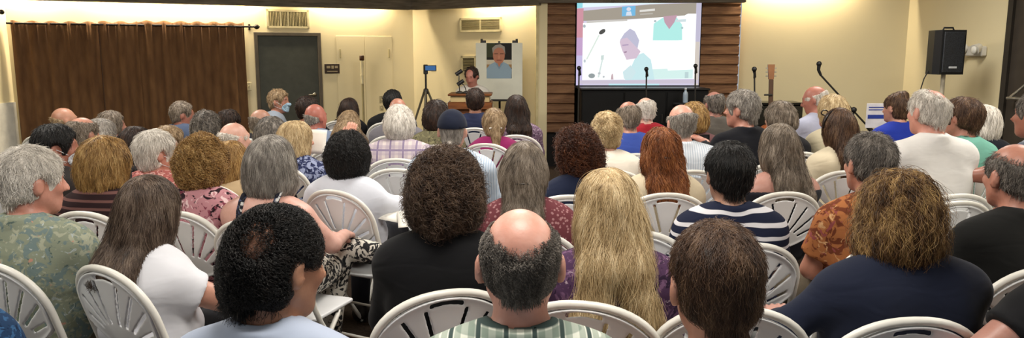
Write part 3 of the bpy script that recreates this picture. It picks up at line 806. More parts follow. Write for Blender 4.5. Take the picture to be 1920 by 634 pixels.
# ---- fourth row
p(432, 264, 4.29, 'blonde bob and beige top behind curly golden hair', yaw=-10, sk='d09a80', hair=H('bob', 'gold', t=.018, len=.12, w=.085, amp=.003, seed=31), shirt=cloth('c5ab86'), pants='5a5145')
p(653, 245, 4.05, 'short black wavy hair and white blouse', yaw=-14, hyaw=4, sk='b9805f', hair=H('curly', 'black', t=.028, g=1.0, amp=.004, fr=45, nape=-.12, sl=.06, curl=.004, n=1.2), shirt=cloth('d9dce6'), pants='1c1c22', fat=1.1, chairpx=(652, 357), cyaw=-28, pose=dict(rE=(.30, .10, .76), rW=(.24, .36, .74), rH=(.3, .9, .1)))
p(1080, 240, 4.1, 'reddish brown curls and navy jacket', yaw=22, hyaw=22, sk='c08468', hair=H('curly', 'russet', t=.02, amp=.009, fr=50, curl=.011, lift=.012, sl=.06, nape=-.13, n=1.2, wob=.6), shirt=cloth('1b2238'), pants='1c2030', chairpx=(1060, 366), cyaw=6)
p(1240, 240, 4.0, 'long wavy auburn hair and cream cardigan', hyaw=4, sk='cf9a80', hair=H('long', 'auburn', t=.014, len=.215, w=.085, amp=.006, fr=45, sl=.2, curl=.006, n=1.2), shirt=cloth('d3c4a8'), pants='5b4a3c', chairpx=(1252, 362), cyaw=0, extras=[hairclip('2a1a12', (0, -.14, -.01), .03)])
p(1460, 232, 3.95, 'long silver-brown hair and black sleeveless top', yaw=10, hyaw=8, sk='b98270', hair=H('long', 'graybrown', t=.014, len=.235, sp=.75, w=.082, amp=.004, fr=34, sl=.22, n=1.3), shirt=cloth('202027'), sleeve='none', cut=.215, pants='24242b', chairpx=(1430, 360), cyaw=10)
p(1742, 169, 3.99, 'white hair, pink bald spot and crisp white shirt', yaw=8, hyaw=10, hpitch=2, sk='cf8a72', hair=H('short', 'white', t=.012, amp=.003, nape=-.072, bald=(.022, -.058, .112, .072), thin=1.0, fade=.03, sl=.03), shirt=cloth('e9e6e2'), collar=1, pants='3a3f4c', fat=1.18, sh=1.08, cyaw=8)
p(293, 244, 4.31, 'short white hair, pale mask and coral patterned top', yaw=-12, hyaw=-38, sk='c48068', hair=H('short', 'white', t=.022, amp=.003, fr=40, nape=-.11, sl=.05, n=1.2), shirt=floral('a8615c', (('d8a8a0', .52), ('6d3a3c', .58)), 22), sleeve='short', pants='3b3136', extras=[mask('c2d0dc')])
p(105, 232, 4.18, 'short black hair turned sideways in pale mask', yaw=-12, hyaw=-55, sk='a8654a', hair=H('short', 'black', t=.020, amp=.002, nape=-.066, sl=.03), shirt=cloth('35302f'), pants='2b2a2c', extras=[mask('d6dae0')])
p(748, 195, 5.2, 'fluffy pale grey hair and lavender plaid shirt', hyaw=4, sk='cf9a80', hair=H('curly', 'white', t=.022, amp=.004, fr=50, nape=-.12, sl=.05), shirt=plaid('cbc0bd', 'a294a4', '857891', 7), collar=1, pants='5c5868', fat=1.25, sh=1.12, chairpx=(742, 297), cyaw=0)
p(848, 203, 4.65, 'dark cap, thin grey braid and light blue shirt', yaw=-4, hyaw=0, hpitch=4, sk='c48a70', hair=H('tail', 'gray', t=.001, len=.36, r=.014, amp=.0005, tz=-.06, sl=.04, lift=.0006, wob=.05, wave=0), shirt=stripes('c3cfdd', '9fb2c8', 22, .4, 'X'), collar=1, pants='3a4252', fat=1.2, sh=1.12, pose=dict(hat=.026), extras=[cap('1b2030')])
p(926, 203, 5.75, 'tan hair tied with white band and magenta top', yaw=6, hyaw=2, sk='cf9a80', hair=H('tail', 'tan', t=.02, len=.24, r=.035, amp=.004, tz=-.01, sl=.08), shirt=cloth('8f2a5f'), pants='1d1a20', chairpx=(912, 269), cyaw=-18, extras=[hairclip('e6e2d8', (0, -.135, -.01), .05)])
# ---- fifth row and beyond, photo's centre to its end
p(1138, 208, 4.78, 'pinned-up blonde curls and white blouse', sk='d09a80', hyaw=-2, hair=H('updo', 'blonde', t=.016, amp=.006, fr=60, bun=(0, -.06, .085), bunr=(.06, .05, .045), up=.01, curl=.004), shirt=cloth('e6ddcf'), pants='46403c', fat=1.1)
p(1277, 196, 4.78, 'bald crown, grey sides and white patterned shirt', yaw=4, hyaw=8, sk='cf947c', hair=H('short', 'gray', t=.011, amp=.003, nape=-.072, bald=(0, .0, .135, .118), sl=.025), shirt=stripes('d8dee6', 'b3bfce', 20, .5, 'X'), collar=1, pants='3a4252', fat=1.15, sh=1.08)
p(1178, 190, 5.55, 'balding brown head and royal blue shirt', yaw=4, hyaw=4, sk='b97c60', hair=H('short', 'graybrown', t=.012, amp=.003, nape=-.075, bald=(0, .01, .14, .105), sl=.025), shirt=cloth('3a4f9c'), collar=1, pants='2b2f40', fat=1.12, sh=1.05)
p(1210, 183, 6.58, 'white-haired bald head and red shirt', yaw=8, hyaw=4, sk='d8a48c', hair=H('short', 'white', t=.010, amp=.002, nape=-.075, bald=(0, .02, .14, .105), sl=.02), shirt=cloth('9e2430'), collar=1, pants='2b2b33')
p(1302, 190, 5.82, 'short blonde hair behind a grey-sided bald man', yaw=4, sk='d09a80', hair=H('curly', 'gold', t=.02, amp=.004, fr=45, nape=-.11, sl=.04), shirt=cloth('6d4a4c'), pants='2b2b33')
p(1338, 172, 6.87, 'cropped dark grey hair and charcoal blazer', yaw=14, hyaw=6, sk='a86e5c', hair=H('short', 'salt', t=.010, amp=.002, nape=-.075, bald=(0, .0, .15, .09), sl=.02), shirt=cloth('5b5650'), collar=1, pants='2b2b30', sh=1.08)
p(1391, 168, 5.03, 'neat grey hair and black suit jacket', yaw=24, hyaw=28, sk='b9785f', hair=H('short', 'gray', t=.018, amp=.003, nape=-.075, sl=.035), shirt=cloth('15161c'), collar=1, pants='17181d', fat=1.15, sh=1.12, pose=dict(lE=(-.26, .14, .84), lW=(.0, .38, .97), lH=(-.5, .7, .4)))
p(1462, 189, 5.61, 'short ash-brown hair and dark collar', yaw=16, hyaw=20, sk='c08a70', hair=H('curly', 'graybrown', t=.02, amp=.005, fr=50, nape=-.078, sl=.05), shirt=cloth('1d1c20'), pants='1d1c20')
p(1528, 162, 6.53, 'ruddy bald head, white beard and lavender shirt', yaw=24, hyaw=34, hpitch=14, sk='b26a54', hair=H('short', 'white', t=.008, amp=.002, nape=-.078, bald=(0, .0, .15, .135), sl=.018), shirt=cloth('b3b6cc'), collar=1, pants='4a4a58', sh=1.05)
p(1572, 203, 4.7, 'long brown hair, dark glasses on top and cream jacket', yaw=14, hyaw=6, sk='cf9a80', hair=H('long', 'brown', t=.012, len=.33, w=.075, amp=.004, fr=34, sl=.25), shirt=cloth('dfd2b6'), pants='5b5347', chairpx=(1550, 320), cyaw=8, extras=[topglasses()])
p(1560, 177, 5.77, 'short golden blonde hair beside the ruddy bald head', yaw=14, hyaw=10, sk='cf9a80', hair=H('curly', 'blonde', t=.02, amp=.003, fr=40, nape=-.11, sl=.05), shirt=cloth('cfc4a8'), pants='5b5347')
p(1682, 168, 6.26, 'brown hair pinned high and cobalt blue top', yaw=14, hyaw=16, sk='c08468', hair=H('updo', 'brown', t=.010, amp=.003, bun=(0, -.05, .115), bunr=(.04, .05, .035), up=.03), shirt=cloth('24379a'), pants='22263c', sh=1.1)
p(1805, 182, 4.75, 'short brown hair and teal top', yaw=16, hyaw=18, sk='b9785f', hair=H('short', 'brown', t=.022, amp=.003, fr=40, nape=-.07, sl=.04), shirt=cloth('6fa898'), sleeve='short', pants='2b3838', chairpx=(1835, 318), cyaw=22)
p(1842, 196, 5.47, 'silver hair and black top behind the teal top', yaw=16, hyaw=14, sk='c08a70', hair=H('bob', 'white', t=.016, len=.12, w=.08, amp=.003), shirt=cloth('1b1d26'), pants='1d1d22')
p(1946, 172, 4.03, 'grey-blue patterned shirt, arm laid along next chair', yaw=20, hyaw=10, sk='a8654a', hair=H('short', 'salt', t=.012), shirt=floral('6d7280', (('aab0bc', .53), ('4a4a42', .6)), 26), sleeve='short', pants='3a3a3c', pose=dict(lE=(-.36, .02, .97), lW=(-.55, .09, .96), lH=(-1, .1, -.2)))
# ---- further rows, doorway to lectern
p(440, 230, 5.06, 'bald pale head with ear and cream shirt', yaw=-10, hyaw=-28, sk='cf9a84', hair=H('short', 'white', t=.005, amp=.001, nape=-.066, bald=(0, .0, .14, .128), sl=.01), shirt=cloth('d2cbb2'), collar=1, pants='4a4438')
p(510, 218, 5.78, 'full grey hair behind the grey-haired bare shoulders', yaw=-12, hyaw=-8, sk='c48a70', hair=H('curly', 'salt', t=.036, amp=.004, fr=40, nape=-.12, sl=.05), shirt=cloth('2d3036'), pants='26262a')
p(556, 226, 5.02, 'blonde hair, black clip and navy printed blouse', yaw=-14, hyaw=-36, sk='c98a6c', hair=H('bob', 'blonde', t=.018, len=.10, w=.082, amp=.004), shirt=floral('2d3354', (('8f97b4', .52), ('171b33', .58)), 26), sleeve='short', pants='22253a', extras=[hairclip('141210', (.0, -.128, .0), .03)], pose=dict(rE=(.25, .14, .86), rW=(.20, .40, 1.0), rH=(0, .5, .9)))
p(652, 225, 5.77, 'fair blonde hair and white-and-blue print top', yaw=-10, hyaw=-4, sk='d09a80', hair=H('curly', 'tan', t=.024, amp=.004, fr=45, nape=-.12, sl=.05), shirt=floral('c9d3de', (('5d7590', .56),), 24), pants='444a58')
p(655, 207, 7.26, 'tan hair between dark-haired and blonde heads', yaw=-8, sk='cf9a80', hair=H('curly', 'tan', t=.02, amp=.004, fr=45, nape=-.12, sl=.05), shirt=cloth('6a5a4a'), pants='444040')
p(655, 184, 8.20, 'long dark hair and black top beside pale pole', yaw=-10, hyaw=-4, sk='b98270', hair=H('long', 'dark', t=.018, len=.30, w=.09, amp=.003, fr=34), shirt=cloth('17161a'), pants='1b1b1e')
p(592, 195, 6.52, 'ruddy bald head and blue-grey shirt', yaw=-10, hyaw=-22, sk='b9644e', hair=H('short', 'gray', t=.005, amp=.001, nape=-.06, bald=(0, .0, .14, .15), sl=.008), shirt=cloth('7f8da6'), collar=1, pants='3a4252', sh=1.08)
p(577, 180, 7.45, 'dark hair in black top before the grey door', yaw=-14, hyaw=-20, sk='a86e50', hair=H('short', 'dark', t=.02, amp=.004), shirt=cloth('1a191b'), pants='1d1d20')
p(523, 167, 8.02, 'pale blue mask and grey-blue shirt by grey door', yaw=-70, hyaw=-28, sk='b9785a', hair=H('short', 'tan', t=.016, amp=.003), shirt=cloth('8f98a4'), collar=1, pants='3a4252', extras=[mask('a9c6da')])
p(490, 205, 6.52, 'tan bald head and dark clothes', yaw=-12, hyaw=-20, sk='b98468', hair=H('short', 'graybrown', t=.006, amp=.001, nape=-.066, bald=(0, .02, .14, .14), sl=.012), shirt=cloth('26252a'), pants='26252a')
p(430, 205, 7.22, 'short dark hair and dark maroon top', yaw=-14, hyaw=-18, sk='a86e50', hair=H('short', 'dark', t=.02, amp=.004), shirt=cloth('3a1d1f'), pants='231b1c')
p(388, 207, 6.47, 'curly salt-and-pepper hair against the curtain', yaw=-12, hyaw=-8, sk='b98468', hair=H('curly', 'salt', t=.024, amp=.006, fr=55, nape=-.12, sl=.05, curl=.005), shirt=cloth('2b2a30'), pants='2b2a30')
p(342, 190, 7.35, 'greying brown hair in slate blue shirt, face in profile', yaw=-24, hyaw=-42, sk='b06a52', hair=H('short', 'graybrown', t=.015, amp=.003, sl=.025), shirt=cloth('4a566e'), collar=1, pants='2f3440')
p(318, 235, 5.71, 'pale tan hair behind the short white hair', yaw=-14, hyaw=-30, sk='c48a70', hair=H('short', 'tan', t=.016, amp=.003), shirt=cloth('6a3a34'), pants='3a3030')
p(255, 237, 4.94, 'long very dark brown hair and dark top', yaw=-12, hyaw=-10, sk='b98270', hair=H('long', 'dark', t=.018, len=.30, w=.085, amp=.003), shirt=cloth('2a1c1a'), pants='231b1c')
p(209, 208, 6.61, 'swept grey hair turned sideways near the curtain', yaw=-18, hyaw=-40, sk='b9785f', hair=H('curly', 'graybrown', t=.02, amp=.004, fr=40, nape=-.075, sl=.05), shirt=cloth('5a564e'), pants='3a3834')
p(191, 222, 5.86, 'silver-grey hair and off-white shirt', yaw=-14, hyaw=-14, sk='c48a70', hair=H('curly', 'gray', t=.02, amp=.003, fr=40, nape=-.11, sl=.04), shirt=cloth('cfc8bb'), pants='4a4640')
p(155, 220, 5.11, 'thinning grey-brown hair and white shirt', yaw=-14, hyaw=-10, sk='b97c60', hair=H('short', 'graybrown', t=.010, amp=.002, bald=(0, .0, .16, .10), sl=.02), shirt=cloth('dcd8cc'), collar=1, pants='4a4640', sh=1.06)
p(120, 202, 6.68, 'tanned bald head highest against the curtain end', yaw=-16, hyaw=-24, sk='b9805f', hair=H('short', 'tan', t=.005, amp=.001, nape=-.07, bald=(0, .0, .14, .145), sl=.01), shirt=cloth('3c3630'), pants='33302c')
p(736, 168, 8.02, 'black hair and broad black jacket', yaw=-4, sk='b9785f', hair=H('short', 'black', t=.022, amp=.003), shirt=cloth('161618'), collar=1, pants='18181b', sh=1.15, fat=1.1)
p(746, 184, 6.73, 'bare-topped head and grey shirt behind pale grey hair', yaw=-4, sk='b9785a', hair=H('short', 'tan', t=.006, amp=.001, nape=-.07, bald=(0, .0, .14, .14), sl=.01), shirt=cloth('77747a'), pants='3a3a40', sh=1.12)
p(818, 187, 6.05, 'dark brown hair and mottled khaki top', yaw=2, hyaw=-6, sk='b98468', hair=H('curly', 'dark', t=.02, amp=.004, fr=45, nape=-.12, sl=.05), shirt=floral('6f6a52', (('8c8766', .53), ('4a4838', .58)), 28), pants='3a382e')
p(891, 165, 7.42, 'dark cropped hair and navy jacket before the lectern', sk='a86e50', hair=H('short', 'dark', t=.016, amp=.002), shirt=cloth('262c46'), collar=1, pants='1f2434', sh=1.08)
p(968, 178, 6.2, 'long black-brown hair and mauve print top', yaw=6, hyaw=4, sk='b98270', hair=H('long', 'dark', t=.018, len=.18, w=.09, amp=.003, fr=34), shirt=floral('6a5468', (('a894a4', .54), ('3c2f40', .6)), 30), pants='2b2530', chairpx=(968, 253), cyaw=-6)
# ------------------------------------------------------------------ the room
def wallmat(c='e2d5ae'):
    t = NT('wall_paint'); v = t.coord(); a = t.noise(v, 1.3, 3); 
    L = lin(c); t.color(t.ramp(a, [(.3, tuple(x*.96 for x in L[:3])+(1,)), (.7, L)])).p(.75, .2).bump(t.noise(v, 60, 2), .06, .005); return t.m
WALL = wallmat()
def st(o): o['kind'] = 'structure'; return o
P0 = (xat(18, 9.7), 9.7); P1 = (xat(775, 12.0), 12.0); P2 = (xat(1006, 10.9), 10.9)
S0, S1, SY = xat(1079, 10.75), xat(1307, 10.75), 10.75
K0, K1 = xat(1009, 10.6), xat(1387, 10.6)
R0 = (xat(1387, 10.75), 10.75); R1 = (xat(1698, 9.9), 9.9); R2 = (xat(1886, 8.0), 8.0); R3_ = (R2[0]+.12, 6.95)
ZT = 3.05
def wallseg(name, A, B, z0=0, z1=ZT, th=.14, mat=None):
    m = MB(); dx, dy = B[0]-A[0], B[1]-A[1]; L = math.hypot(dx, dy); nx, ny = -dy/L*th, dx/L*th
    m.prism([A, B, (B[0]+nx, B[1]+ny), (A[0]+nx, A[1]+ny)], z0, z1)
    return st(m.build(name, mat or WALL))
def online(A, B, px, z=HC):
    """point of wall line A-B seen at column px (height z)"""
    lo, hi = 0., 1.
    f = lambda t: (A[0]+t*(B[0]-A[0]))-xat(px, A[1]+t*(B[1]-A[1]), z)
    s0 = f(-.3)
    lo, hi = -.3, 1.3
    for _ in range(50):
        mid = (lo+hi)/2
        if (f(mid) > 0) == (s0 > 0): lo = mid
        else: hi = mid
    t = (lo+hi)/2; return np.array((A[0]+t*(B[0]-A[0]), A[1]+t*(B[1]-A[1])))
def zat(py, px, Y): return at(px, py, Y)[2]
def frame2(A, B): # unit along, inward normal (toward camera)
    d = np.array((B[0]-A[0], B[1]-A[1])); d /= np.linalg.norm(d); return d, np.array((d[1], -d[0]))
def wallM(pt, d, z=0):
    """matrix: x along wall, y out of wall INTO the wall (away from room), z up"""
    n = np.array((-d[1], d[0]))
    return Matrix(((d[0], n[0], 0, pt[0]), (d[1], n[1], 0, pt[1]), (0, 0, 1, z), (0, 0, 0, 1)))
t = NT('carpet'); v = t.coord(); t.color(t.ramp(t.noise(v, 45, 4, .7), [(.3, '2e2620'), (.7, '4c4036')])).p(.95, .08).bump(t.noise(v, 160, 2), .4, .01); CARPET = t.m
m = MB(); m.box((-8, -3, -.1), (8, 13, 0)); st(m.build('floor', CARPET))
m = MB(); m.box((-8, -3, ZT), (8, 13, ZT+.1)); st(m.build('ceiling', plain('cfc8b4', .8, .1)))
dl, nl = frame2(P0, P1)
wallseg('wall_front_left', P0, P1); wallseg('wall_front_center', P1, P2)
wallseg('wall_left', (P0[0]-.02, -3), P0)
st(wallseg('trim_1', (P0[0]+.03, 6.0), (P0[0]+.03, P0[1]-.02), 0, zat(195, 8, 9.3), .03, plain('d8d6cc', .5, .3)))
wallseg('wall_return_left', P2, (P2[0], 10.6), mat=WALL)
wallseg('wall_front_right', R0, R1); 
wallseg('wall_right', R1, R2); wallseg('wall_right_near', R3_, (R3_[0]+.4, -3))
wallseg('wall_behind_screen', (K0, 10.98), (K1, 10.98), mat=plain('161514', .8, .1))
# dark beam along the wall heads
BEAM = NT('beam_wood'); v = BEAM.coord((1, 1, 8)); BEAM.color(BEAM.ramp(BEAM.noise(v, 4, 4), [(.3, '5a5347'), (.7, '7d7366')])).p(.7, .2); BEAM = BEAM.m
zb = 2.275
d1, n1 = frame2(P0, P1); d2, n2 = frame2(P1, P2); d3, n3 = frame2(R0, R1)
Wd = .34
b0 = np.array(P0)+n1*Wd-d1*.4; b1 = np.array((P1[0]+.02, P1[1]-Wd*1.06)); b2 = np.array((K0, 10.9-Wd-.03)); b3 = np.array((K1, 10.42)); b4 = np.array((R1[0]+.1, R1[1]-Wd))
for i, (A, B, z_) in enumerate(((b0, b1, zb), (b1, b2, zb), (b2, b3, zb+.03), (b3, b4, zb+.16))):
    m = MB(); d = (B-A)/np.linalg.norm(B-A); n = np.array((-d[1], d[0]))*.14
    m.prism([tuple(A), tuple(B), tuple(B-n*0+n), tuple(A+n)], z_, ZT); o = st(m.build('beam_%d' % (i+1), BEAM))
# clad columns on both sides of the screen: lapped timber courses
t = NT('timber_cladding'); v = t.coord((1.2, 1, 14)); t.color(t.ramp(t.noise(v, 3, 5, .6), [(.25, '5a3d2b'), (.5, '7d5b42'), (.75, '94704f')])).p(.7, .2).bump(t.noise(v, 8, 4), .3, .01); TIMB = t.m
def column(name, x0, x1, yf):
    m = MB(); pit = .137; z = .5; k = 0
    while z < 2.62:
        pr = [(yf+.012, z), (yf, z+.012), (yf+.004, z+pit*.80), (yf+.034, z+pit*.86), (yf+.034, z+pit), (10.96, z+pit), (10.96, z)]
        V = [(x0, a, b) for a, b in pr]+[(x1, a, b) for a, b in pr]; n = len(pr)
        m.add(V, [list(range(n)), [n+i for i in range(n)][::-1]]+[(i, n+i, n+(i+1) % n, (i+1) % n) for i in range(n)])
        z += pit
    o = st(m.build(name, TIMB))
    m = MB(); m.box((x0+.01, yf+.06, 0), (x1-.01, 10.95, .5)); st(m.build('trim_3' if 'left' in name else 'trim_4', plain('1d1b1a', .7, .2)))
column('column_left', K0+.01, xat(1078, 10.6), 10.6); column('column_right', xat(1308, 10.6), K1-.01, 10.6)
m = MB(); m.box((K0-.03, 10.58, 0), (K0+.005, 10.95, 2.3)); st(m.build('trim_2', plain('cfc193', .6, .2)))
# ---- curtain with rod
CURT = NT('curtain_cloth'); v = CURT.coord((1, 1, .3)); CURT.color(CURT.ramp(CURT.noise(v, 12, 4), [(.3, '5c4029'), (.7, '755537')])).p(.85, .15); CURT.b.inputs['Sheen Weight'].default_value = .1; CURT.bump(CURT.noise(CURT.coord((1, 1, 1)), 120, 2), .2, .005); CURT = CURT.m
ROD = plain('1b1512', .4, .4)
def curtain(pa, pb, seed, lab, z0=.06):
    A, B = online(P0, P1, pa, 1.9), online(P0, P1, pb, 1.9); L = np.linalg.norm(B-A); g = random.Random(seed)
    nx, nz = max(40, int(L*90)), 40; ztop = zat(46, (pa+pb)/2, (A[1]+B[1])/2)
    V = []; ph = [g.uniform(0, 6.28) for _ in range(4)]
    for k in range(nz+1):
        u = k/nz; z = z0+(ztop+.03-z0)*u
        for i in range(nx+1):
            s = i/nx*L; amp = .028+.01*(1-u)
            w = math.sin(s*2*math.pi/.21+ph[0]+.5*math.sin(s*5+ph[1])+.25*(1-u)*math.sin(s*9+ph[3]))
            w = math.copysign(abs(w)**.75, w); w2 = math.sin(s*2*math.pi/.075+ph[2])*(.008*max(0, (u-.8)/.2))
            y = .13+amp*w*(.75 if u > .95 else 1)+w2+.012*math.sin(s*2.2+3*u+ph[3])
            pt = A+(B-A)*(i/nx)+nl*y; V.append((pt[0], pt[1], z+(.012*math.sin(s*2*math.pi/.21+ph[0]) if k == nz else 0)))
    Fc = [(k*(nx+1)+i, k*(nx+1)+i+1, (k+1)*(nx+1)+i+1, (k+1)*(nx+1)+i) for k in range(nz) for i in range(nx)]
    c = (A+B)/2; V = [(x-c[0], y-c[1], z) for x, y, z in V]
    o = link('curtain', meshdata('curtain', V, Fc, True, [CURT]), None, (c[0], c[1], 0))
    md = o.modifiers.new('thick', 'SOLIDIFY'); md.thickness = .004
    return tag(o, lab, 'curtain', 'brown curtains on the wall rod')
curtain(24, 188, 1, 'brown curtain panel, wide one at the corner end of the rod')
curtain(186, 259, 2, 'brown curtain panel, narrow one in the middle of the rod')
curtain(257, 456, 5, 'brown curtain panel nearest the grey door')
A, B = online(P0, P1, 16, 1.9), online(P0, P1, 474, 1.9); zr = [zat(45, 16, A[1]), zat(50, 474, B[1])]; zr = [(zr[0]+zr[1])/2]*2
e = tag(empty('curtain_rod', (A[0], A[1], 0)), 'dark curtain rod with ball finial above brown curtains', 'curtain rod')
def loc(pt, z, off): q = pt+nl*off-A; return (q[0], q[1], z)
m = MB(); m.tube([loc(A, zr[0], .13), loc(B, zr[1], .13)], .014, 10); m.build('rod', ROD, e)
m = MB(); m.lathe([(.012, 0), (.02, .01), (.035, .03), (.035, .05), (.02, .075), (.008, .085)], (0, 0, 0), 14)
o = m.build('finial', ROD, e, loc(B, zr[1], .13)); o.rotation_euler = (0, math.pi/2, math.atan2(dl[1], dl[0]))
for u in (.02, .5, .985):
    m = MB(); q = A+(B-A)*u; m.tube([loc(q, zr[0], 0), loc(q, zr[0], .13)], .009, 8); m.tube([loc(q, zr[0]-.04, .004), loc(q, zr[0]+.04, .004)], .016, 8); m.build('bracket', ROD, e)
# second rod on the left wall, only its end in view
e = tag(empty('curtain_rod', (P0[0], 9.2, 0)), 'short end of dark curtain rod on the side wall', 'curtain rod')
m = MB(); m.tube([(.12, -2.2, 2.12), (.12, .22, 2.12)], .014, 10); m.build('rod', ROD, e)
m = MB(); m.ball((.12, .25, 2.12), .032); m.build('finial', ROD, e)
for y in (-2.0, .1):
    m = MB(); m.tube([(0, y, 2.12), (.12, y, 2.12)], .009, 8); m.build('bracket', ROD, e)
# ---- grey door
def door(pa, pb, top, A, B, name, leaf, fr, lab=None):
    a, b = online(A, B, pa, 1.2), online(A, B, pb, 1.2); d, n = frame2(A, B); w = np.linalg.norm(b-a); h = zat(top, (pa+pb)/2, (a[1]+b[1])/2)
    M = wallM(a, d)
    e = empty(name); e.matrix_world = M; st(e)
    m = MB(); m.box((.05, -.012, .01), (w-.05, .03, h-.05), None, 0, .004); st(m.build('leaf', leaf, e))
    m = MB(); m.box((0, -.035, 0), (.05, .02, h), None, 0, .004); m.box((w-.05, -.035, 0), (w, .02, h), None, 0, .004); m.box((0, -.0345, h-.05), (w, .02, h+.0), None, 0, .004); m.build('door_frame', fr, e)
    return e, w, h
e, w, h = door(480, 604, 61, P0, P1, 'door_1', plain('45473f', .55, .3), plain('5a5246', .6, .3))
m = MB(); m.tube([(w-.12, -.012, 1.0), (w-.12, -.06, 1.0), (w-.22, -.065, 1.0)], .01, 8); m.lathe([(.028, 0), (.028, .008)], (0, 0, 0), 14, 0, Matrix.Translation((w-.12, -.012, 1.0)) @ Matrix.Rotation(math.pi/2, 4, 'X')); m.build('door_handle', plain('9a968c', .35, .5, .9), e)
# flush cream closet doors (faint outlines)
a_, b_ = online(P0, P1, 632, 1.2), online(P0, P1, 737, 1.2); w = np.linalg.norm(b_-a_); h = zat(67, 685, (a_[1]+b_[1])/2)
e = st(empty('door_2')); e.matrix_world = wallM(a_, dl)
for x0_, x1_ in ((.006, w/2-.003), (w/2+.003, w-.006)):
    m = MB(); m.box((x0_, -.008, .02), (x1_, -.0005, h-.006), None, 0, .002); m.build('leaf', WALL, e)
for x in (.05, w-.07):
    m = MB(); m.box((x, -.02, h-.34), (x+.02, -.0085, h-.2), None, 0, .003); m.build('hinge', plain('b8ab80', .5, .4), e)
# right-hand dark exit door with push bar
m = MB(); M = None
d, n = frame2(R2, R3_); wR = math.hypot(R3_[0]-R2[0], R3_[1]-R2[1]); e = empty('door_3'); e.matrix_world = wallM(np.array(R2), d); st(e)
DK = plain('2f2a24', .55, .3)
m = MB(); m.box((.07, .0, .01), (wR-.07, .045, 2.2), None, 0, .004); st(m.build('leaf', plain('3a332b', .55, .3), e))
m = MB(); m.box((0, -.03, 0), (.07, .08, 2.6)); m.box((wR-.07, -.03, 0), (wR, .08, 2.6)); m.box((0, -.03, 2.2), (wR, .08, 3.05)); m.build('door_frame', DK, e)
CHR = plain('b9b5aa', .3, .6, .9)
m = MB(); zz = zat(186, 1905, 7.6); m.tube([(.2, -.10, zz), (wR-.12, -.10, zz)], .018, 10); m.tube([(.2, 0, zz), (.2, -.10, zz)], .016, 8); m.tube([(wR-.12, 0, zz), (wR-.12, -.10, zz)], .016, 8); m.tube([(.22, -.1, zz), (.36, -.03, zz+.16), (.45, -.01, zz+.12)], .014, 8); m.build('push_bar', CHR, e)
m = MB(); m.box((.3, -.05, 2.05), (.6, -.002, 2.12), None, 0, .008); m.build('door_closer', CHR, e)
m = MB(); m.prism([(R2[0]+.001, R2[1]-.001), (R2[0]+.03, R2[1]-.001), (R2[0]+.03, R2[1]+.02), (R2[0]+.001, R2[1]+.03)], 0, ZT); 
# ---- vents
def vent(pa, pb, ya, yb, A, B, lab, split, slat):
    a, b = online(A, B, pa, 2.0), online(A, B, pb, 2.0); d, n = frame2(A, B); w = np.linalg.norm(b-a); pm = (pa+pb)/2; Ym = (a[1]+b[1])/2
    z1, z0 = zat(ya, pm, Ym), zat(yb, pm, Ym); h = z1-z0
    e = empty('wall_vent'); e.matrix_world = wallM(a, d, z0); tag(e, lab, 'vent')
    m = MB(); f = .03
    for lo, hi in (((0, -.02, 0), (f, -.0005, h)), ((w-f, -.02, 0), (w, -.0005, h)), ((0, -.02, 0), (w, -.0005, f)), ((0, -.02, h-f), (w, -.0005, h))): m.box(lo, hi)
    for s in split: m.box((w*s-.012, -.018, f), (w*s+.012, -.0005, h-f))
    m.build('frame', plain('cfc49c', .5, .3), e)
    m = MB(); m.box((f, -.004, f), (w-f, -.0005, h-f)); m.build('backing', plain('3f3a2c', .8, .1), e)
    m = MB()
    if slat == 'v':
        n_ = 26
        for i in range(n_):
            x = f+(w-2*f)*(i+.5)/n_; m.box((-.004, -.007, f), (.004, .007, h-f), Matrix.Translation((x, -.012, 0)) @ Matrix.Rotation(.6, 4, 'Z'))
    else:
        n_ = 9
        for i in range(n_):
            z = f+(h-2*f)*(i+.5)/n_; m.box((f, -.007, -.003), (w-f, .007, .003), Matrix.Translation((0, -.012, z)) @ Matrix.Rotation(.6, 4, 'X'))
    m.build('slats', plain('a0956f', .5, .3), e)
    return e
vent(500, 580, 18, 53, P0, P1, 'wide cream wall vent with upright slats above the grey door', (.33, .5), 'v')
vent(863, 941, 33, 60, P1, P2, 'cream two-panel wall vent above the lectern and easel', (.5,), 'h')
vent(865, 893, 105, 138, P1, P2, 'small cream louvred vent low behind the lectern', (), 'h')
# ---- small wall fittings
a = online(P0, P1, 608, 1.5); b = online(P0, P1, 636, 1.5); w = np.linalg.norm(b-a); z1, z0 = zat(120, 620, a[1]), zat(138, 620, a[1]); h = z1-z0
e = empty('wall_sign'); e.matrix_world = wallM(a, dl, z0); tag(e, 'small dark brown sign with pale marks beside the grey door', 'sign')
m = MB(); m.box((0, -.012, 0), (w, -.001, h), None, 0, .003); m.build('plate', plain('38291d', .5, .3), e)
m = MB()
for lo, hi in (((.13, .55), (.38, .8)), ((.45, .5), (.62, .82)), ((.68, .56), (.88, .8)), ((.15, .18), (.85, .26))): m.box((lo[0]*w, -.014, lo[1]*h), (hi[0]*w, -.0125, hi[1]*h))
m.build('lettering', plain('a89a7c', .6, .2), e)
def plate(px, py, A, B, name, lab, cat, w=.075, h=.12, c='e0d5ac'):
    d, n = frame2(A, B); a = online(A, B, px, 1.2); e = empty(name); e.matrix_world = wallM(a, d, zat(py, px, a[1])); tag(e, lab, cat)
    m = MB(); m.box((-w/2, -.008, -h/2), (w/2, -.0005, h/2), None, 0, .003); m.build('plate', plain(c, .5, .3), e)
    m = MB(); m.box((-.01, -.016, -.015), (.01, -.0082, .015), None, 0, .003); m.build('toggle', plain('b8ad88', .5, .3), e)
plate(714, 187, P0, P1, 'light_switch', 'cream light switch, upper of two plates near the tripod', 'light switch')
plate(714, 203, P0, P1, 'wall_outlet', 'cream wall outlet, lower of two plates near the tripod', 'outlet', .07, .09)
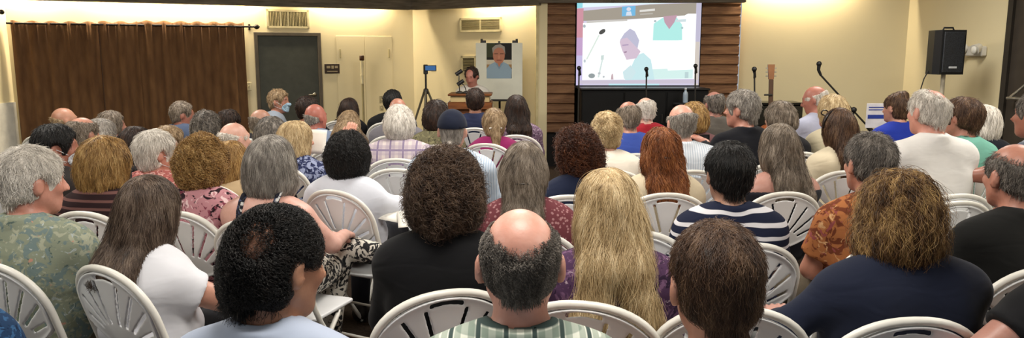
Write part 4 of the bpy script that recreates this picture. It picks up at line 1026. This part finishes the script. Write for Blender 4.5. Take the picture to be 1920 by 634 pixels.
plate(466, 162, P0, P1, 'light_switch', 'light switch between the curtain edge and grey door', 'light switch')
plate(813, 127, P1, P2, 'thermostat', 'cream thermostat box behind the phone tripod', 'thermostat', .1, .11)
# ---- slim pole with brown cap
q = online(P0, P1, 668, 1.5)+nl*.35
z1 = zat(104, 668, q[1]); e = tag(empty('pole', (q[0], q[1], 0)), 'slim pale pole with brown cap before the cream closet doors', 'pole')
m = MB(); m.lathe([(.16, 0), (.16, .012), (.04, .03), (.02, .05)], (0, 0, 0), 20); m.build('base', plain('6d6657', .5, .4), e)
m = MB(); m.tube([(0, 0, .045), (0, 0, z1-.42)], .018, 10); m.build('shaft', plain('a0936a', .4, .4), e)
m = MB(); m.tube([(0, 0, z1-.42), (0, 0, z1-.07)], .026, 10); m.tube([(0, 0, z1-.30), (0, 0, z1-.285)], .032, 10); m.build('sleeve', plain('dccfa6', .4, .4), e)
m = MB(); m.lathe([(.03, z1-.075), (.036, z1-.07), (.036, z1-.012), (.03, z1)], (0, 0, 0), 12); m.build('top_cap', plain('4a2c16', .5, .4), e)
# ---- phone on tripod
q = at(798, 128, 10.2); zt = q[2]; e = tag(empty('camera_tripod', (q[0], q[1], 0)), 'black tripod standing between the closet doors and lectern', 'tripod')
GUN = plain('2b2926', .4, .4)
zj = zat(172, 798, 10.2)
m = MB(); m.tube([(0, 0, zj-.35), (0, 0, zt-.07)], .014, 10); m.build('center_column', GUN, e)
m = MB(); m.lathe([(.03, zj-.03), (.036, zj-.02), (.036, zj+.03), (.02, zj+.045)], (0, 0, 0), 14); m.build('collar', GUN, e)
for k in range(3):
    a = 2*math.pi*k/3+.5; m = MB(); m.tube([(.03*math.cos(a), .03*math.sin(a), zj), (.30*math.cos(a), .30*math.sin(a), zj*.42), (.50*math.cos(a), .50*math.sin(a), .015)], [.016, .014, .011], 8); m.build('leg', plain('6b6452', .4, .4), e)
m = MB(); m.box((-.03, -.02, zt-.08), (.03, .02, zt+.05), None, 0, .008); m.build('clamp', GUN, e)
e2 = tag(empty('phone', (q[0], q[1]-.03, zt)), 'phone held sideways on the tripod, blue screen lit', 'phone')
m = MB(); m.box((-.01, -.006, -.035), (.15, .006, .04), None, 0, .004); m.build('body', plain('17181c', .3, .5), e2)
m = MB(); m.box((.0, -.0075, -.028), (.14, -.0062, .033)); m.build('screen', emit('4a78b0', .7, 'phone_screen'), e2)
# ---- lectern, its microphones
LW = NT('lectern_wood'); v = LW.coord((1, 1, 9)); LW.color(LW.ramp(LW.noise(v, 3, 4), [(.3, '5a3218'), (.7, '8a5228')])).p(.45, .35); LW = LW.m
YL = 9.2; xl0, xl1 = xat(840, YL, 1.1), xat(922, YL, 1.1); zl = zat(176, 880, YL); cx = (xl0+xl1)/2; hwd = (xl1-xl0)/2
e = tag(empty('lectern', (cx, YL, 0)), 'brown wooden lectern before the easel and cream wall', 'lectern')
m = MB(); m.box((-hwd+.06, 0, 0), (hwd-.06, .42, zl-.20), None, 0, .006); m.build('body', LW, e)
m = MB(); m.box((-hwd, -.05, zl-.025), (hwd, .46, zl), None, 0, .006); m.build('top', LW, e)
m = MB(); m.box((-hwd+.03, -.02, zl-.10), (hwd-.03, .44, zl-.027), None, 0, .004); m.build('rim', plain('c2ab7c', .5, .3), e)
m = MB(); m.box((-hwd, -.045, zl-.19), (hwd, .45, zl-.102), None, 0, .006); m.build('apron', LW, e)
m = MB(); m.box((-hwd-.02, -.07, 0.001), (hwd+.02, .5, .09), None, 0, .01); m.build('plinth', LW, e)
def gooseneck(px, py, bx, lab):
    tp = at(px, py, YL+.1); e = tag(empty('gooseneck_microphone', (bx, YL+.1, zl)), lab, 'microphone')
    hx, hz = tp[0]-bx, tp[2]-zl
    m = MB(); m.lathe([(.05, .0005), (.05, .015), (.02, .03)], (0, 0, 0), 16); m.build('base', GUN, e)
    m = MB(); m.tube([(0, 0, .02), (-.01, 0, hz*.5), (hx*.4, .0, hz*.85), (hx, .02, hz)], .006, 8); m.build('neck', GUN, e)
    m = MB(); m.tube([(hx-.03, .02, hz-.02), (hx+.045, .04, hz+.03)], .024, 12); m.build('capsule', DARK, e)
gooseneck(859, 137, cx-.13, 'gooseneck microphone standing taller on the lectern top')
gooseneck(862, 156, cx-.05, 'gooseneck microphone standing lower on the lectern top')
# ---- easel with portrait
YE = 10.45; e = tag(empty('easel', (xat(936, YE), YE, 0)), 'dark folding easel carrying the white portrait board', 'easel')
ZB = zat(184, 936, YE); ZH = zat(80, 936, YE); wE = (xat(980, YE)-xat(893, YE))/2
for s in (-1, 1):
    m = MB(); m.tube([(s*(wE-.08), 0, ZH+.05), (s*(wE+.02), -.06, .01)], .016, 8); m.build('leg', GUN, e)
m = MB(); m.tube([(0, .03, ZH+.02), (0, .42, .01)], .016, 8); m.build('leg', GUN, e)
m = MB(); m.box((-wE, -.075, ZB-.04), (wE, -.002, ZB-.015)); m.build('ledge', GUN, e)
for s in (-1, 1):
    m = MB(); m.box((s*(wE-.11)-.03, -.045, ZH-.01), (s*(wE-.11)+.03, .02, ZH+.03), None, 0, .004); m.build('clip', GUN, e)
e = tag(empty('poster_board', (xat(936, YE), YE-.04, ZB-.014)), 'large white board with a printed portrait of a man on an easel', 'poster')
hB = ZH-ZB+.01
m = MB(); m.box((-wE, -.012, 0), (wE, .006, hB), None, 0, .002); m.build('board', plain('dcdccc', .6, .2, 0, .02), e)
pc = (xat(936, YE)); pw = (xat(960, YE)-xat(913, YE))/2; pz0, pz1 = zat(147, 936, YE)-ZB+.014, zat(81, 936, YE)-ZB+.014; ph = pz1-pz0
def flat(polys, y0, sx, sz, ox=0, oz=0, dy=-.0004):
    V, Fc, mi, b = [], [], [], 0
    mats = []
    for k, (poly, mt) in enumerate(polys):
        if mt not in mats: mats.append(mt)
        for (u, w_) in poly: V.append((ox+u*sx, y0+dy*k, oz+w_*sz))
        Fc.append(list(range(b, b+len(poly)))); b += len(poly); mi.append(mats.index(mt))
    return V, Fc, mats, mi
def elp(cx, cy, rx, ry, n=24, rot=0): return [(cx+rx*math.cos(a)*math.cos(rot)-ry*math.sin(a)*math.sin(rot), cy+rx*math.cos(a)*math.sin(rot)+ry*math.sin(a)*math.cos(rot)) for a in [2*math.pi*i/n for i in range(n)]]
def rc(x0, y0, x1, y1): return [(x0, y0), (x1, y0), (x1, y1), (x0, y1)]
g = lambda c: plain(c, .5, .2, 0, .0)
SKN = g('b4785e')
polys = [(rc(0, 0, 1, 1), g('1c1a17')), (rc(0, .60, .34, 1), g('3a3f2a')), (rc(0, .40, 1, .53), g('c9bfa8')), (rc(0, .30, 1, .4), g('a07e54')),
         ([(0, 0), (.98, 0), (1, .26), (.86, .40), (.64, .48), (.36, .48), (.14, .40), (0, .28)], g('8fa5b4')), ([(.38, .46), (.5, .29), (.64, .46), (.62, .58), (.4, .58)], SKN),
         (elp(.49, .66, .235, .25), SKN), ([(.25, .70), (.22, .86), (.36, .95), (.55, .97), (.72, .9), (.75, .68), (.69, .78), (.62, .86), (.46, .88), (.32, .82)], g('9a9288')),
         (rc(.31, .69, .45, .71), g('4a3226')), (rc(.54, .69, .68, .71), g('4a3226')), (elp(.495, .6, .04, .06), g('c4866a')), (rc(.4, .505, .6, .53), g('8f4f42')), ([(.36, .42), (.5, .26), (.64, .42), (.58, .44), (.5, .32), (.42, .44)], g('7d94a5'))]
V, Fc, mats, mi = flat(polys, -.0125, pw*2, ph, -pw, pz0); link('portrait', meshdata('portrait', V, Fc, False, mats, mi), e)
# ---- projection screen
zs0, zs1 = zat(160, 1193, SY-.15), zat(3, 1193, SY-.15); ws = S1-S0
e = tag(empty('projection_screen', (S0, SY-.15, zs0)), 'lit projection screen between the two brown clad columns', 'screen'); hS = zs1-zs0
BLK = plain('121212', .6, .2)
m = MB(); m.box((-.012, -.0, -.02), (ws+.012, .03, hS+.01)); m.tube([(-.03, .02, hS+.05), (ws+.03, .02, hS+.05)], .045, 12); m.tube([(-.02, .01, -.03), (ws+.02, .01, -.03)], .018, 10); m.build('screen_case', BLK, e)
m = MB(); m.tube([(ws*.5, .05, -.02), (ws*.5, .05, -zs0+.05)], .02, 10); 
for k in range(3): m.tube([(ws*.5, .05, -zs0+.3), (ws*.5+.35*math.cos(2.1*k+.4), .05+.1*math.sin(2.1*k+.4), -zs0+.012)], .014, 8)
m.build('stand', BLK, e)
E = {}
def em(c, s=.95):
    if (c, s) not in E: E[(c, s)] = emit(c, s, 'screen_'+c)
    return E[(c, s)]
def S(x, y): return ((x-40)/885, 1-(y-12)/606)
def SP(pts): return [S(*q) for q in pts]
def SR(x0, y0, x1, y1): return SP([(x0, y1), (x1, y1), (x1, y0), (x0, y0)])
def SE(cx, cy, rx, ry, rot=0): return [S(x, y) for x, y in elp(cx, cy, rx, ry, 22, rot)]
W_ = 'fbfdfd'
pol = [(rc(0, 0, 1, 1), em('d9d3ea')), (SR(40, 60, 88, 270), em('d79aa8')), (SR(40, 270, 88, 400), em('cbaad2')), (SR(40, 400, 88, 618), em('cfc6ec')),
       (SP([(40, 62), (40, 14), (925, 12), (925, 14), (560, 30), (90, 54)]), em('e4f6fb', 1.05)), (SP([(40, 60), (40, 20), (80, 18), (80, 56)]), em('9be4f0')),
       (SP([(86, 150), (86, 78), (560, 32), (888, 22), (888, 118)]), em('b3aa9c', .85)), (SR(890, 14, 922, 300), em('c9c4da')), (SR(890, 300, 922, 618), em('d9cfc6')),
       (SP([(360, 118), (360, 48), (456, 42), (456, 112)]), em('7cc0ea')), (SE(408, 66, 16, 14), em('e8e4f0')), (SP([(388, 112), (394, 84), (424, 82), (432, 112)]), em('dfe8f6')),
       (SP([(486, 86), (486, 72), (594, 62), (594, 78)]), em('e8e6e0')), (SP([(490, 108), (490, 98), (580, 92), (580, 102)]), em('c9c4ba', .85)),
       (SP([(84, 580), (84, 165), (890, 105), (890, 570)]), em(W_, 1.15)), (SP([(110, 166), (110, 150), (400, 138), (400, 150)]), em('d3cfc9')), (SP([(770, 132), (830, 98), (890, 98), (890, 130)]), em(W_, 1.1)),
       (SP([(585, 290), (588, 170), (650, 128), (745, 118), (790, 176), (795, 290)]), em('b9f4ee')), (SP([(655, 118), (755, 108), (735, 160), (700, 210), (665, 160)]), em('c9a4b4')),
       (SP([(745, 142), (818, 136), (818, 156), (745, 160)]), em('d6e6ea')), (SE(598, 152, 9, 8), em('b4c4c8')), (SE(792, 200, 9, 9), em('b4d4d4')),
       (SP([(590, 500), (880, 490), (880, 568), (600, 572)]), em('dcf8f4')), (SP([(640, 300), (890, 280), (890, 500), (700, 510)]), em('fdfffe', 1.2)),
       (SP([(390, 580), (440, 470), (470, 400), (520, 380), (575, 430), (605, 575)]), em('d0f0f4')), (SP([(375, 520), (430, 470), (470, 520), (440, 575), (385, 570)]), em('d6eef2')),
       (SP([(350, 290), (380, 240), (420, 205), (455, 225), (488, 290), (475, 360), (430, 350), (380, 320)]), em('c6c5dc')),
       (SP([(348, 300), (362, 280), (400, 270), (450, 320), (500, 370), (470, 420), (400, 432), (388, 405), (370, 370), (356, 330)]), em('dcc8da')),
       (SP([(366, 322), (412, 316), (412, 326), (370, 332)]), em('bca8c4')), (SP([(380, 372), (402, 368), (400, 378), (384, 382)]), em('a88aa4')),
       (SE(222, 228, 26, 15, -.6), em('6a6a68', .6)), (SP([(196, 250), (204, 256), (118, 430), (108, 428)]), em('e2f0e6')), (SP([(216, 400), (238, 396), (236, 430), (216, 434)]), em('d2e2de')), (SP([(222, 430), (232, 430), (206, 560), (194, 560)]), em('dcece8')),
       (SE(152, 548, 24, 18), em('9aa4a6')), (SE(206, 530, 10, 9), em('c6ccd0')), (SE(238, 555, 8, 8), em('c6ccd0')), (SP([(290, 575), (294, 540), (304, 530), (310, 575)]), em('cdb4ba')), (SE(94, 188, 10, 12), em('b4c0c4')), (SE(100, 440, 8, 12), em('c6d0d6')), (SR(822, 520, 848, 566), em('c2dadc')),
       (SP([(60, 606), (60, 582), (920, 578), (920, 604)]), em('d3c9d9')), (SR(275, 606, 640, 618), em('c6f0fa'))]
V, Fc, mats, mi = flat(pol, -.0015, ws, hS, 0, 0, -.00025); link('projected_picture', meshdata('projected_picture', V, Fc, False, mats, mi), e)
# black-draped media cabinet under the screen
m = MB(); x0, x1 = S0+.02, S1-.02; zc_ = zat(164, 1190, 10.2)
e = tag(empty('media_cabinet', (x0, 9.95, 0)), 'wide black cabinet under the projection screen', 'cabinet'); wC = x1-x0
m = MB(); m.box((0, 0, 0.05), (wC, .55, zc_-.03), None, 0, .008); m.build('body', BLK, e)
m = MB(); m.box((-.015, -.02, zc_-.03), (wC+.015, .56, zc_), None, 0, .008); m.build('top', plain('1a1a1a', .4, .4), e)
for k in range(3):
    m = MB(); m.box((wC*(k/3)+.01, -.018, .08), (wC*((k+1)/3)-.01, -.0005, zc_-.05), None, 0, .004); dd = m.build('door', BLK, e)
    m = MB(); m.box((wC*((k+1)/3)-.06, -.032, zc_*.6), (wC*((k+1)/3)-.045, -.0185, zc_*.6+.12), None, 0, .003); m.build('handle', GUN, dd)
m = MB(); m.box((.02, .03, 0), (wC-.02, .52, .05)); m.build('plinth', BLK, e)
# items near it
q = at(1288, 192, 9.9); e = tag(empty('water_bottle', (xat(1288, 9.7), 9.7, 0)), 'pale bottle on a black stool before the media cabinet', 'bottle')
zst = zat(193, 1288, 9.7); e.location.z = zst
m = MB(); m.lathe([(.03, 0), (.033, .01), (.033, .11), (.03, .13), (.014, .155), (.014, .17)], (0, 0, 0), 16); m.build('body', plain('9fb0c0', .15, .6), e)
m = MB(); m.lathe([(.016, .168), (.016, .192), (.013, .195)], (0, 0, 0), 14); m.build('lid', plain('d8dce0', .4, .4), e)
e = tag(empty('stool', (xat(1288, 9.7), 9.7, 0)), 'tall black stool holding the pale bottle', 'stool')
m = MB(); m.lathe([(.15, zst-.04), (.16, zst-.03), (.16, zst-.008), (.15, zst-.0005)], (0, 0, 0), 24); m.build('seat', BLK, e)
for k in range(4):
    a = math.pi/4+k*math.pi/2; m = MB(); m.tube([(.1*math.cos(a), .1*math.sin(a), zst-.035), (.18*math.cos(a), .18*math.sin(a), .01)], .014, 8); m.build('leg', BLK, e)
# ---- microphone stands
def micstand(px, py, Y, lab, boom=None, mic=True, basepx=None):
    tp = at(px, py, Y); b = basepx or px; bx = xat(b, Y, 1.0)
    e = tag(empty('microphone_stand', (bx, Y, 0)), lab, 'microphone stand')
    hx, hz = tp[0]-bx, tp[2]
    for k in range(3):
        a = 2*math.pi*k/3+.3; m = MB(); m.tube([(0, 0, .14), (.28*math.cos(a), .28*math.sin(a), .012)], .01, 8); m.build('leg', GUN, e)
    if boom is None:
        m = MB(); m.tube([(0, 0, .1), (hx*.9, 0, hz-.1)], .0095, 8); m.build('shaft', GUN, e)
        m = MB(); m.tube([(hx*.9, 0, hz-.11), (hx, -.02, hz-.04)], .012, 8); m.build('clip', GUN, e)
        m = MB(); m.tube([(hx*.95+.02, .02, hz-.1), (hx, -.01, hz-.03)], [.012, .018], 10); m.ball((hx-.004, -.02, hz-.01), .028); m.build('microphone', DARK, e)
    else:
        lp = at(boom[0], boom[1], Y); lx, lz = lp[0]-bx, lp[2]; jx, jz = hx+(lx-hx)*.72, hz+(lz-hz)*.72
        m = MB(); m.tube([(0, 0, .1), (jx, 0, jz)], .011, 8); m.build('shaft', GUN, e)
        m = MB(); m.tube([(hx+.02, 0, hz-.07), (lx, 0, lz)], .011, 8); m.build('boom', GUN, e)
        m = MB(); m.ball((jx, 0, jz), .034); m.build('joint', DARK, e)
        m = MB(); m.tube([(lx, 0, lz), (lx+(lx-hx)*.09, 0, lz+(lz-hz)*.09)], .026, 10); m.build('counterweight', GUN, e)
        m = MB(); m.tube([(hx+.03, 0, hz-.08), (hx, 0, hz-.02), (hx, -.004, hz+.035)], [.014, .018, .022], 10); m.ball((hx, -.004, hz+.05), .03); m.build('microphone', DARK, e)
    return e
micstand(1086, 126, 9.6, 'microphone stand at the screen edge beside timber column', basepx=1084)
micstand(1212, 128, 9.4, 'microphone stand rising before the middle of the screen', basepx=1214)
micstand(1414, 128, 8.35, 'straight microphone stand between grey-haired man and guitar', basepx=1424)
micstand(1535, 128, 8.6, 'boom microphone stand slanting across the cream wall', boom=(1626, 236), basepx=1601)
micstand(1304, 122, 9.6, 'microphone stand before the clad column beyond the screen', basepx=1306)
# ---- guitar on stand
YG = 8.62; zh = zat(121, 1447, YG); e = tag(empty('guitar', (xat(1447, YG, 1.2), YG, 0)), 'orange-brown guitar with upright neck before black piano', 'guitar')
WG = plain('a4572a', .3, .5); WN = plain('4a3220', .4, .4)
zb0 = .32; bd = []
for i in range(40):
    a = 2*math.pi*i/40; z = math.sin(a); r = .155*(1+.18*(-z))-.045*math.exp(-((z-.25)/.28)**2); bd.append((r*math.cos(a)*1.15, .24+.24*z))
tilt = Matrix.Translation((0, 0, zb0)) @ Matrix.Rotation(-.10, 4, 'X') @ Matrix.Rotation(math.pi/2, 4, 'X')
m = MB(); m.prism(bd, -.05, .05, 0, tilt); m.build('body', WG, e)
zl_ = zh-zb0
m = MB(); m.box((-.026, .42, .05), (.026, zl_-.17, .075), tilt, 0, .006); m.build('neck', WN, e)
m = MB(); m.prism([(-.03, zl_-.17), (.03, zl_-.17), (.04, zl_), (-.04, zl_)], .046, .066, 0, tilt); m.build('headstock', plain('8a5a34', .35, .5), e)
for s in (-1, 1):
    for k in range(3):
        m = MB(); m.box((s*.048-.014, zl_-.14+k*.045, .05), (s*.048+.014, zl_-.125+k*.045, .062), tilt, 0, .003); m.build('tuning_peg', CHR, e)
m = MB(); m.box((-.08, zl_-.36, .06), (.012, zl_-.34, .09), tilt, 0, .004); m.build('capo', GUN, e)
e2 = tag(empty('guitar_stand', (xat(1447, YG, 1.2), YG, 0)), 'black stand under the orange-brown guitar', 'stand')
m = MB()
for s in (-1, 1): m.tube([(s*.20, -.16, .012), (s*.12, -.10, .22), (s*.12, -.12, .25), (s*.12, -.19, .26)], .011, 8)
m.tube([(-.12, -.10, .22), (.12, -.10, .22)], .011, 8); m.tube([(0, -.10, .22), (0, .28, .012)], .011, 8); m.build('frame', GUN, e2)
# ---- black upright piano
YP = 8.85; x0, x1 = xat(1392, YP+.3, 1.0), xat(1508, YP+.3, 1.0); zp = zat(193, 1450, YP+.3)
e = tag(empty('upright_piano', (x0, YP+.33, 0)), 'low black upright piano against the cream wall', 'piano'); wP = x1-x0
PB = plain('0d0d0e', .2, .5)
m = MB(); m.box((0, .0, .08), (wP, .38, zp-.03), None, 0, .008); m.build('case', PB, e)
m = MB(); m.box((-.02, -.02, zp-.03), (wP+.02, .40, zp), None, 0, .008); m.build('lid', PB, e)
m = MB(); m.box((.0, -.22, .58), (wP, -.001, .66), None, 0, .008); m.box((.0, -.05, .66), (wP, -.001, .74), None, 0, .006); m.build('key_bed', PB, e)
m = MB(); m.box((.06, -.2, .6605), (wP-.06, -.055, .675), None, 0, .003); m.build('keys', plain('dddad0', .3, .4), e)
for x in (.03, wP-.09):
    m = MB(); m.box((x, -.2, .0), (x+.06, -.14, .58), None, 0, .006); m.build('leg', PB, e)
m = MB(); m.box((.02, -.01, 0), (wP-.02, .36, .08)); m.build('base', PB, e)
# ---- notice board behind the cobalt-blue top
YN = 7.6; e = tag(empty('notice_stand', (xat(1648, YN, 1.1), YN, 0)), 'white notice with a blue band on a slim stand', 'notice')
zn0, zn1 = zat(240, 1648, YN), zat(194, 1648, YN)
m = MB(); m.box((-.12, 0, zn0), (.12, .008, zn1), None, 0, .002); m.build('sheet', plain('d6d4dc', .6, .2), e)
m = MB(); m.box((-.105, -.0012, zn0+(zn1-zn0)*.38), (.115, -.0002, zn0+(zn1-zn0)*.54)); m.box((-.1, -.0012, zn0+(zn1-zn0)*.72), (.07, -.0002, zn0+(zn1-zn0)*.76)); m.box((-.1, -.0012, zn0+(zn1-zn0)*.82), (.09, -.0002, zn0+(zn1-zn0)*.86)); m.build('printing', plain('2b3f94', .6, .2), e)
m = MB(); m.tube([(0, .02, zn0+.05), (0, .03, .03)], .01, 8); m.lathe([(.14, 0), (.14, .012), (.03, .03)], (0, .03, 0), 20); m.build('stand', GUN, e)
# ---- loudspeaker on a pale pole
YS = 7.9; q0, q1 = at(1759, 140, YS), at(1815, 56, YS); wS = q1[0]-q0[0]; hS_ = q1[2]-q0[2]; sx = (q0[0]+q1[0])/2
e = tag(empty('loudspeaker', (sx, YS, q0[2]), rad(6)), 'black loudspeaker raised on a pale pole before the cream wall', 'loudspeaker')
SPK = plain('1a1b1e', .5, .3); m = MB(); wh = wS/2
m.prism([(-wh, 0), (wh, 0), (wh, .12), (wh*.6, .30), (-wh*.6, .30), (-wh, .12)], 0, hS_); m.build('cabinet', SPK, e)
t = NT('speaker_grille'); v = t.coord(); w_ = t.n('ShaderNodeTexVoronoi', i_Scale=140.0); t.l(v, w_.inputs['Vector']); t.color(t.ramp(w_.outputs['Distance'], [(.3, '0c0d0f'), (.5, '2a2d33')])).p(.5, .4); 
m = MB(); m.box((-wh+.02, -.014, .02), (wh-.02, -.0005, hS_-.02), None, 0, .006); m.build('grille', t.m, e)
m = MB(); m.box((-.045, -.018, .065), (.045, -.0145, .085), None, 0, .002); m.build('badge', plain('c9ccd0', .4, .4), e)
m = MB(); m.tube([(-.06, .1, hS_), (-.05, .1, hS_+.025), (.05, .1, hS_+.025), (.06, .1, hS_)], .009, 8); m.build('handle', SPK, e)
e2 = tag(empty('speaker_pole', (sx+.0, YS+.14, 0)), 'pale tripod pole under the black loudspeaker', 'speaker stand')
PL = plain('c4bba6', .4, .4)
m = MB(); m.tube([(0, 0, .25), (0, 0, q0[2]-.001)], .022, 12); m.build('pole', PL, e2)
m = MB(); m.lathe([(.03, .9), (.034, .91), (.034, .97), (.03, .98)], (0, 0, 0), 14); m.build('collar', GUN, e2)
for k in range(3):
    a = 2*math.pi*k/3+.5; m = MB(); m.tube([(.02*math.cos(a), .02*math.sin(a), .75), (.45*math.cos(a), .45*math.sin(a), .013)], .013, 8); m.build('leg', PL, e2)
m = MB(); cb = [(sx-.1, YS+.2, q0[2]+.1), (sx-.16, YS+.22, q0[2]-.05), (sx-.2, YS+.22, q0[2]-.22), (sx-.12, YS+.24, q0[2]-.5), (sx-.1, YS+.25, .02), (sx-.4, YS+.6, .008)]
tag(m.tube(cb, .006, 8).build('cable', DARK), 'dark cable hanging down beside the speaker pole', 'cable')
# wall camera/lamp on the right wall
q = online(R1, R2, 1834, 1.65); dR, nR = frame2(R1, R2); zz = zat(97, 1834, q[1]); e = empty('wall_lamp'); e.matrix_world = wallM(q, dR, zz); tag(e, 'white twin-head emergency lamp on the wall beside loudspeaker', 'lamp')
WH = plain('d4d0c6', .4, .4)
m = MB(); m.box((-.16, -.07, -.05), (.16, -.0005, .06), None, 0, .012); m.build('body', WH, e)
for s in (-1, 1):
    m = MB(); m.tube([(s*.11, -.06, .05), (s*.13, -.13, .02)], [.045, .058], 14); m.build('lamp_head', WH, e)
    m = MB(); m.ball((s*.131, -.137, .017), (.045, .02, .045)); m.build('lens', plain('e8e6dc', .1, .6), e)
# ---- papers and bag in the audience
def paper(c, rot, w, h, lab):
    V = []; 
    for j in range(7):
        for i in range(6): V.append(((i/5-.5)*w, (j/6-.5)*h, .012*math.sin(i*.7+.4)*(j/6)))
    Fc = [(j*6+i, j*6+i+1, (j+1)*6+i+1, (j+1)*6+i) for j in range(6) for i in range(5)]
    o = link('paper', meshdata('paper', V, Fc, True, [plain('eeeae0', .7, .2, 0, .02)]), None, tuple(c), rot); md = o.modifiers.new('thick', 'SOLIDIFY'); md.thickness = .0012
    tag(o, lab, 'paper', 'printed programmes'); return o
paper(at(594, 266, 5.15), (rad(72), 0, rad(-8)), .13, .17, 'white sheet held up by the person in navy printed blouse')
paper(at(742, 392, 4.0), (rad(25), rad(6), rad(-20)), .15, .21, 'white sheet held beside white blouse, nearer of two')
paper(at(772, 410, 3.9), (rad(18), rad(-4), rad(10)), .15, .16, 'white sheet lying by big curly brown hair')
q = at(1308, 266, 5.45); e = tag(empty('tablet', tuple(q), rad(-6)), 'black tablet held up between the charcoal blazer and white patterned shirt', 'tablet')
m = MB(); m.box((-.085, -.006, -.045), (.085, .006, .055), None, 0, .004); m.build('body', plain('131315', .35, .5), e)
m = MB(); m.box((-.075, -.0075, -.036), (.075, -.0062, .047)); m.build('back_cover', plain('1f1f22', .5, .4), e)
e = tag(empty('shoulder_bag', (xat(1318, 3.55, .95), 3.62, .001)), 'brown leather bag on floor between cream cardigan and navy stripes', 'bag')
BAG = plain('3d2c24', .5, .35); m = MB(); m.box((-.16, -.06, 0), (.16, .06, .27), None, 0, .03); m.build('body', BAG, e)
m = MB(); m.tube([(-.12, 0, .26), (-.09, 0, .42), (0, 0, .48), (.09, 0, .42), (.12, 0, .26)], .009, 8); m.build('strap', BAG, e)
# ---- extra chairs nobody sits on
chair_at(1378, 574, rad(-4), 'empty white folding chair between young brown-haired head and navy stripes')
chair_at(1192, 431, rad(-14), 'empty white folding chair half hidden behind long blonde hair')
chair_at(744, 316, rad(-8), 'empty white folding chair between white blouse and big curly hair')
chair_at(1800, 377, rad(12), 'empty white folding chair before the black shirt and white shirt')
# ------------------------------------------------------------------ build everybody
for a, k in exec_people: person(*a, **k)
# the speaker, leaning on the lectern
person(884, 127, 9.98, 'dark hair, white shirt, facing the audience behind the lectern', yaw=168, hyaw=-8, hpitch=22, sk='b9715c', hair=H('short', 'dark', t=.010, amp=.002, bald=(0, .09, .10, .07)), shirt=cloth('d3cfc6'), collar=1, pants='3a3a40', seatz=.62, state='perched on a stool', pose=dict(lE=(-.26, .14, .93), rE=(.26, .14, .93), lW=(-.14, .30, 1.04), rW=(.14, .30, 1.04)), nochair=True,
       legs=dict(lA=(-.12, .36, .13), rA=(.12, .36, .13), lK=(-.12, .42, .60), rK=(.12, .42, .60)))
e = tag(empty('stool', (xat(882, 10.06, 1.0), 10.06, 0)), 'plain dark stool under the person at the lectern', 'stool')
m = MB(); m.lathe([(.16, .57), (.17, .58), (.17, .61), (.16, .618)], (0, 0, 0), 24); m.build('seat', GUN, e)
for k in range(4):
    a = math.pi/4+k*math.pi/2; m = MB(); m.tube([(.12*math.cos(a), .12*math.sin(a), .575), (.17*math.cos(a), .17*math.sin(a), .01)], .014, 8); m.build('leg', GUN, e)
# ------------------------------------------------------------------ light
def area(name, loc, size, power, color, rot=(0, 0, 0)):
    l = bpy.data.lights.new(name, 'AREA'); l.shape = 'RECTANGLE'; l.size, l.size_y = size; l.energy = power; l.color = color
    o = bpy.data.objects.new(name, l); COL.objects.link(o); o.location = loc; o.rotation_euler = rot; return o
warm, neut = (1, .84, .6), (1, .95, .87)
for px, wd, A, B, pw_, zo in ((45, .9, P0, P1, 30, 0), (330, 2.3, P0, P1, 75, 0), (650, 1.2, P0, P1, 32, 0), (940, 1.0, P1, P2, 26, 0), (1490, 1.3, R0, R1, 42, .18)):
    d, n = frame2(A, B); q = online(A, B, px, 2.3)+n*.11
    o = area('cove_light', (q[0], q[1], 2.50+zo), (wd, .05), pw_, warm, (rad(-12), 0, math.atan2(d[1], d[0])))
for x, y in ((-3.6, 1.6), (0, 1.6), (3.6, 1.6), (-3.6, 4.4), (0, 4.4), (3.6, 4.4), (-3.4, 7.2), (0, 7.2), (3.2, 7.2)):
    area('ceiling_light', (x, y, ZT-.03), (1.2, .6), 68, neut)
w = bpy.data.worlds.new('world'); SC.world = w; w.use_nodes = True
bg = w.node_tree.nodes['Background']; bg.inputs[0].default_value = (.80, .90, 1, 1); bg.inputs[1].default_value = .45
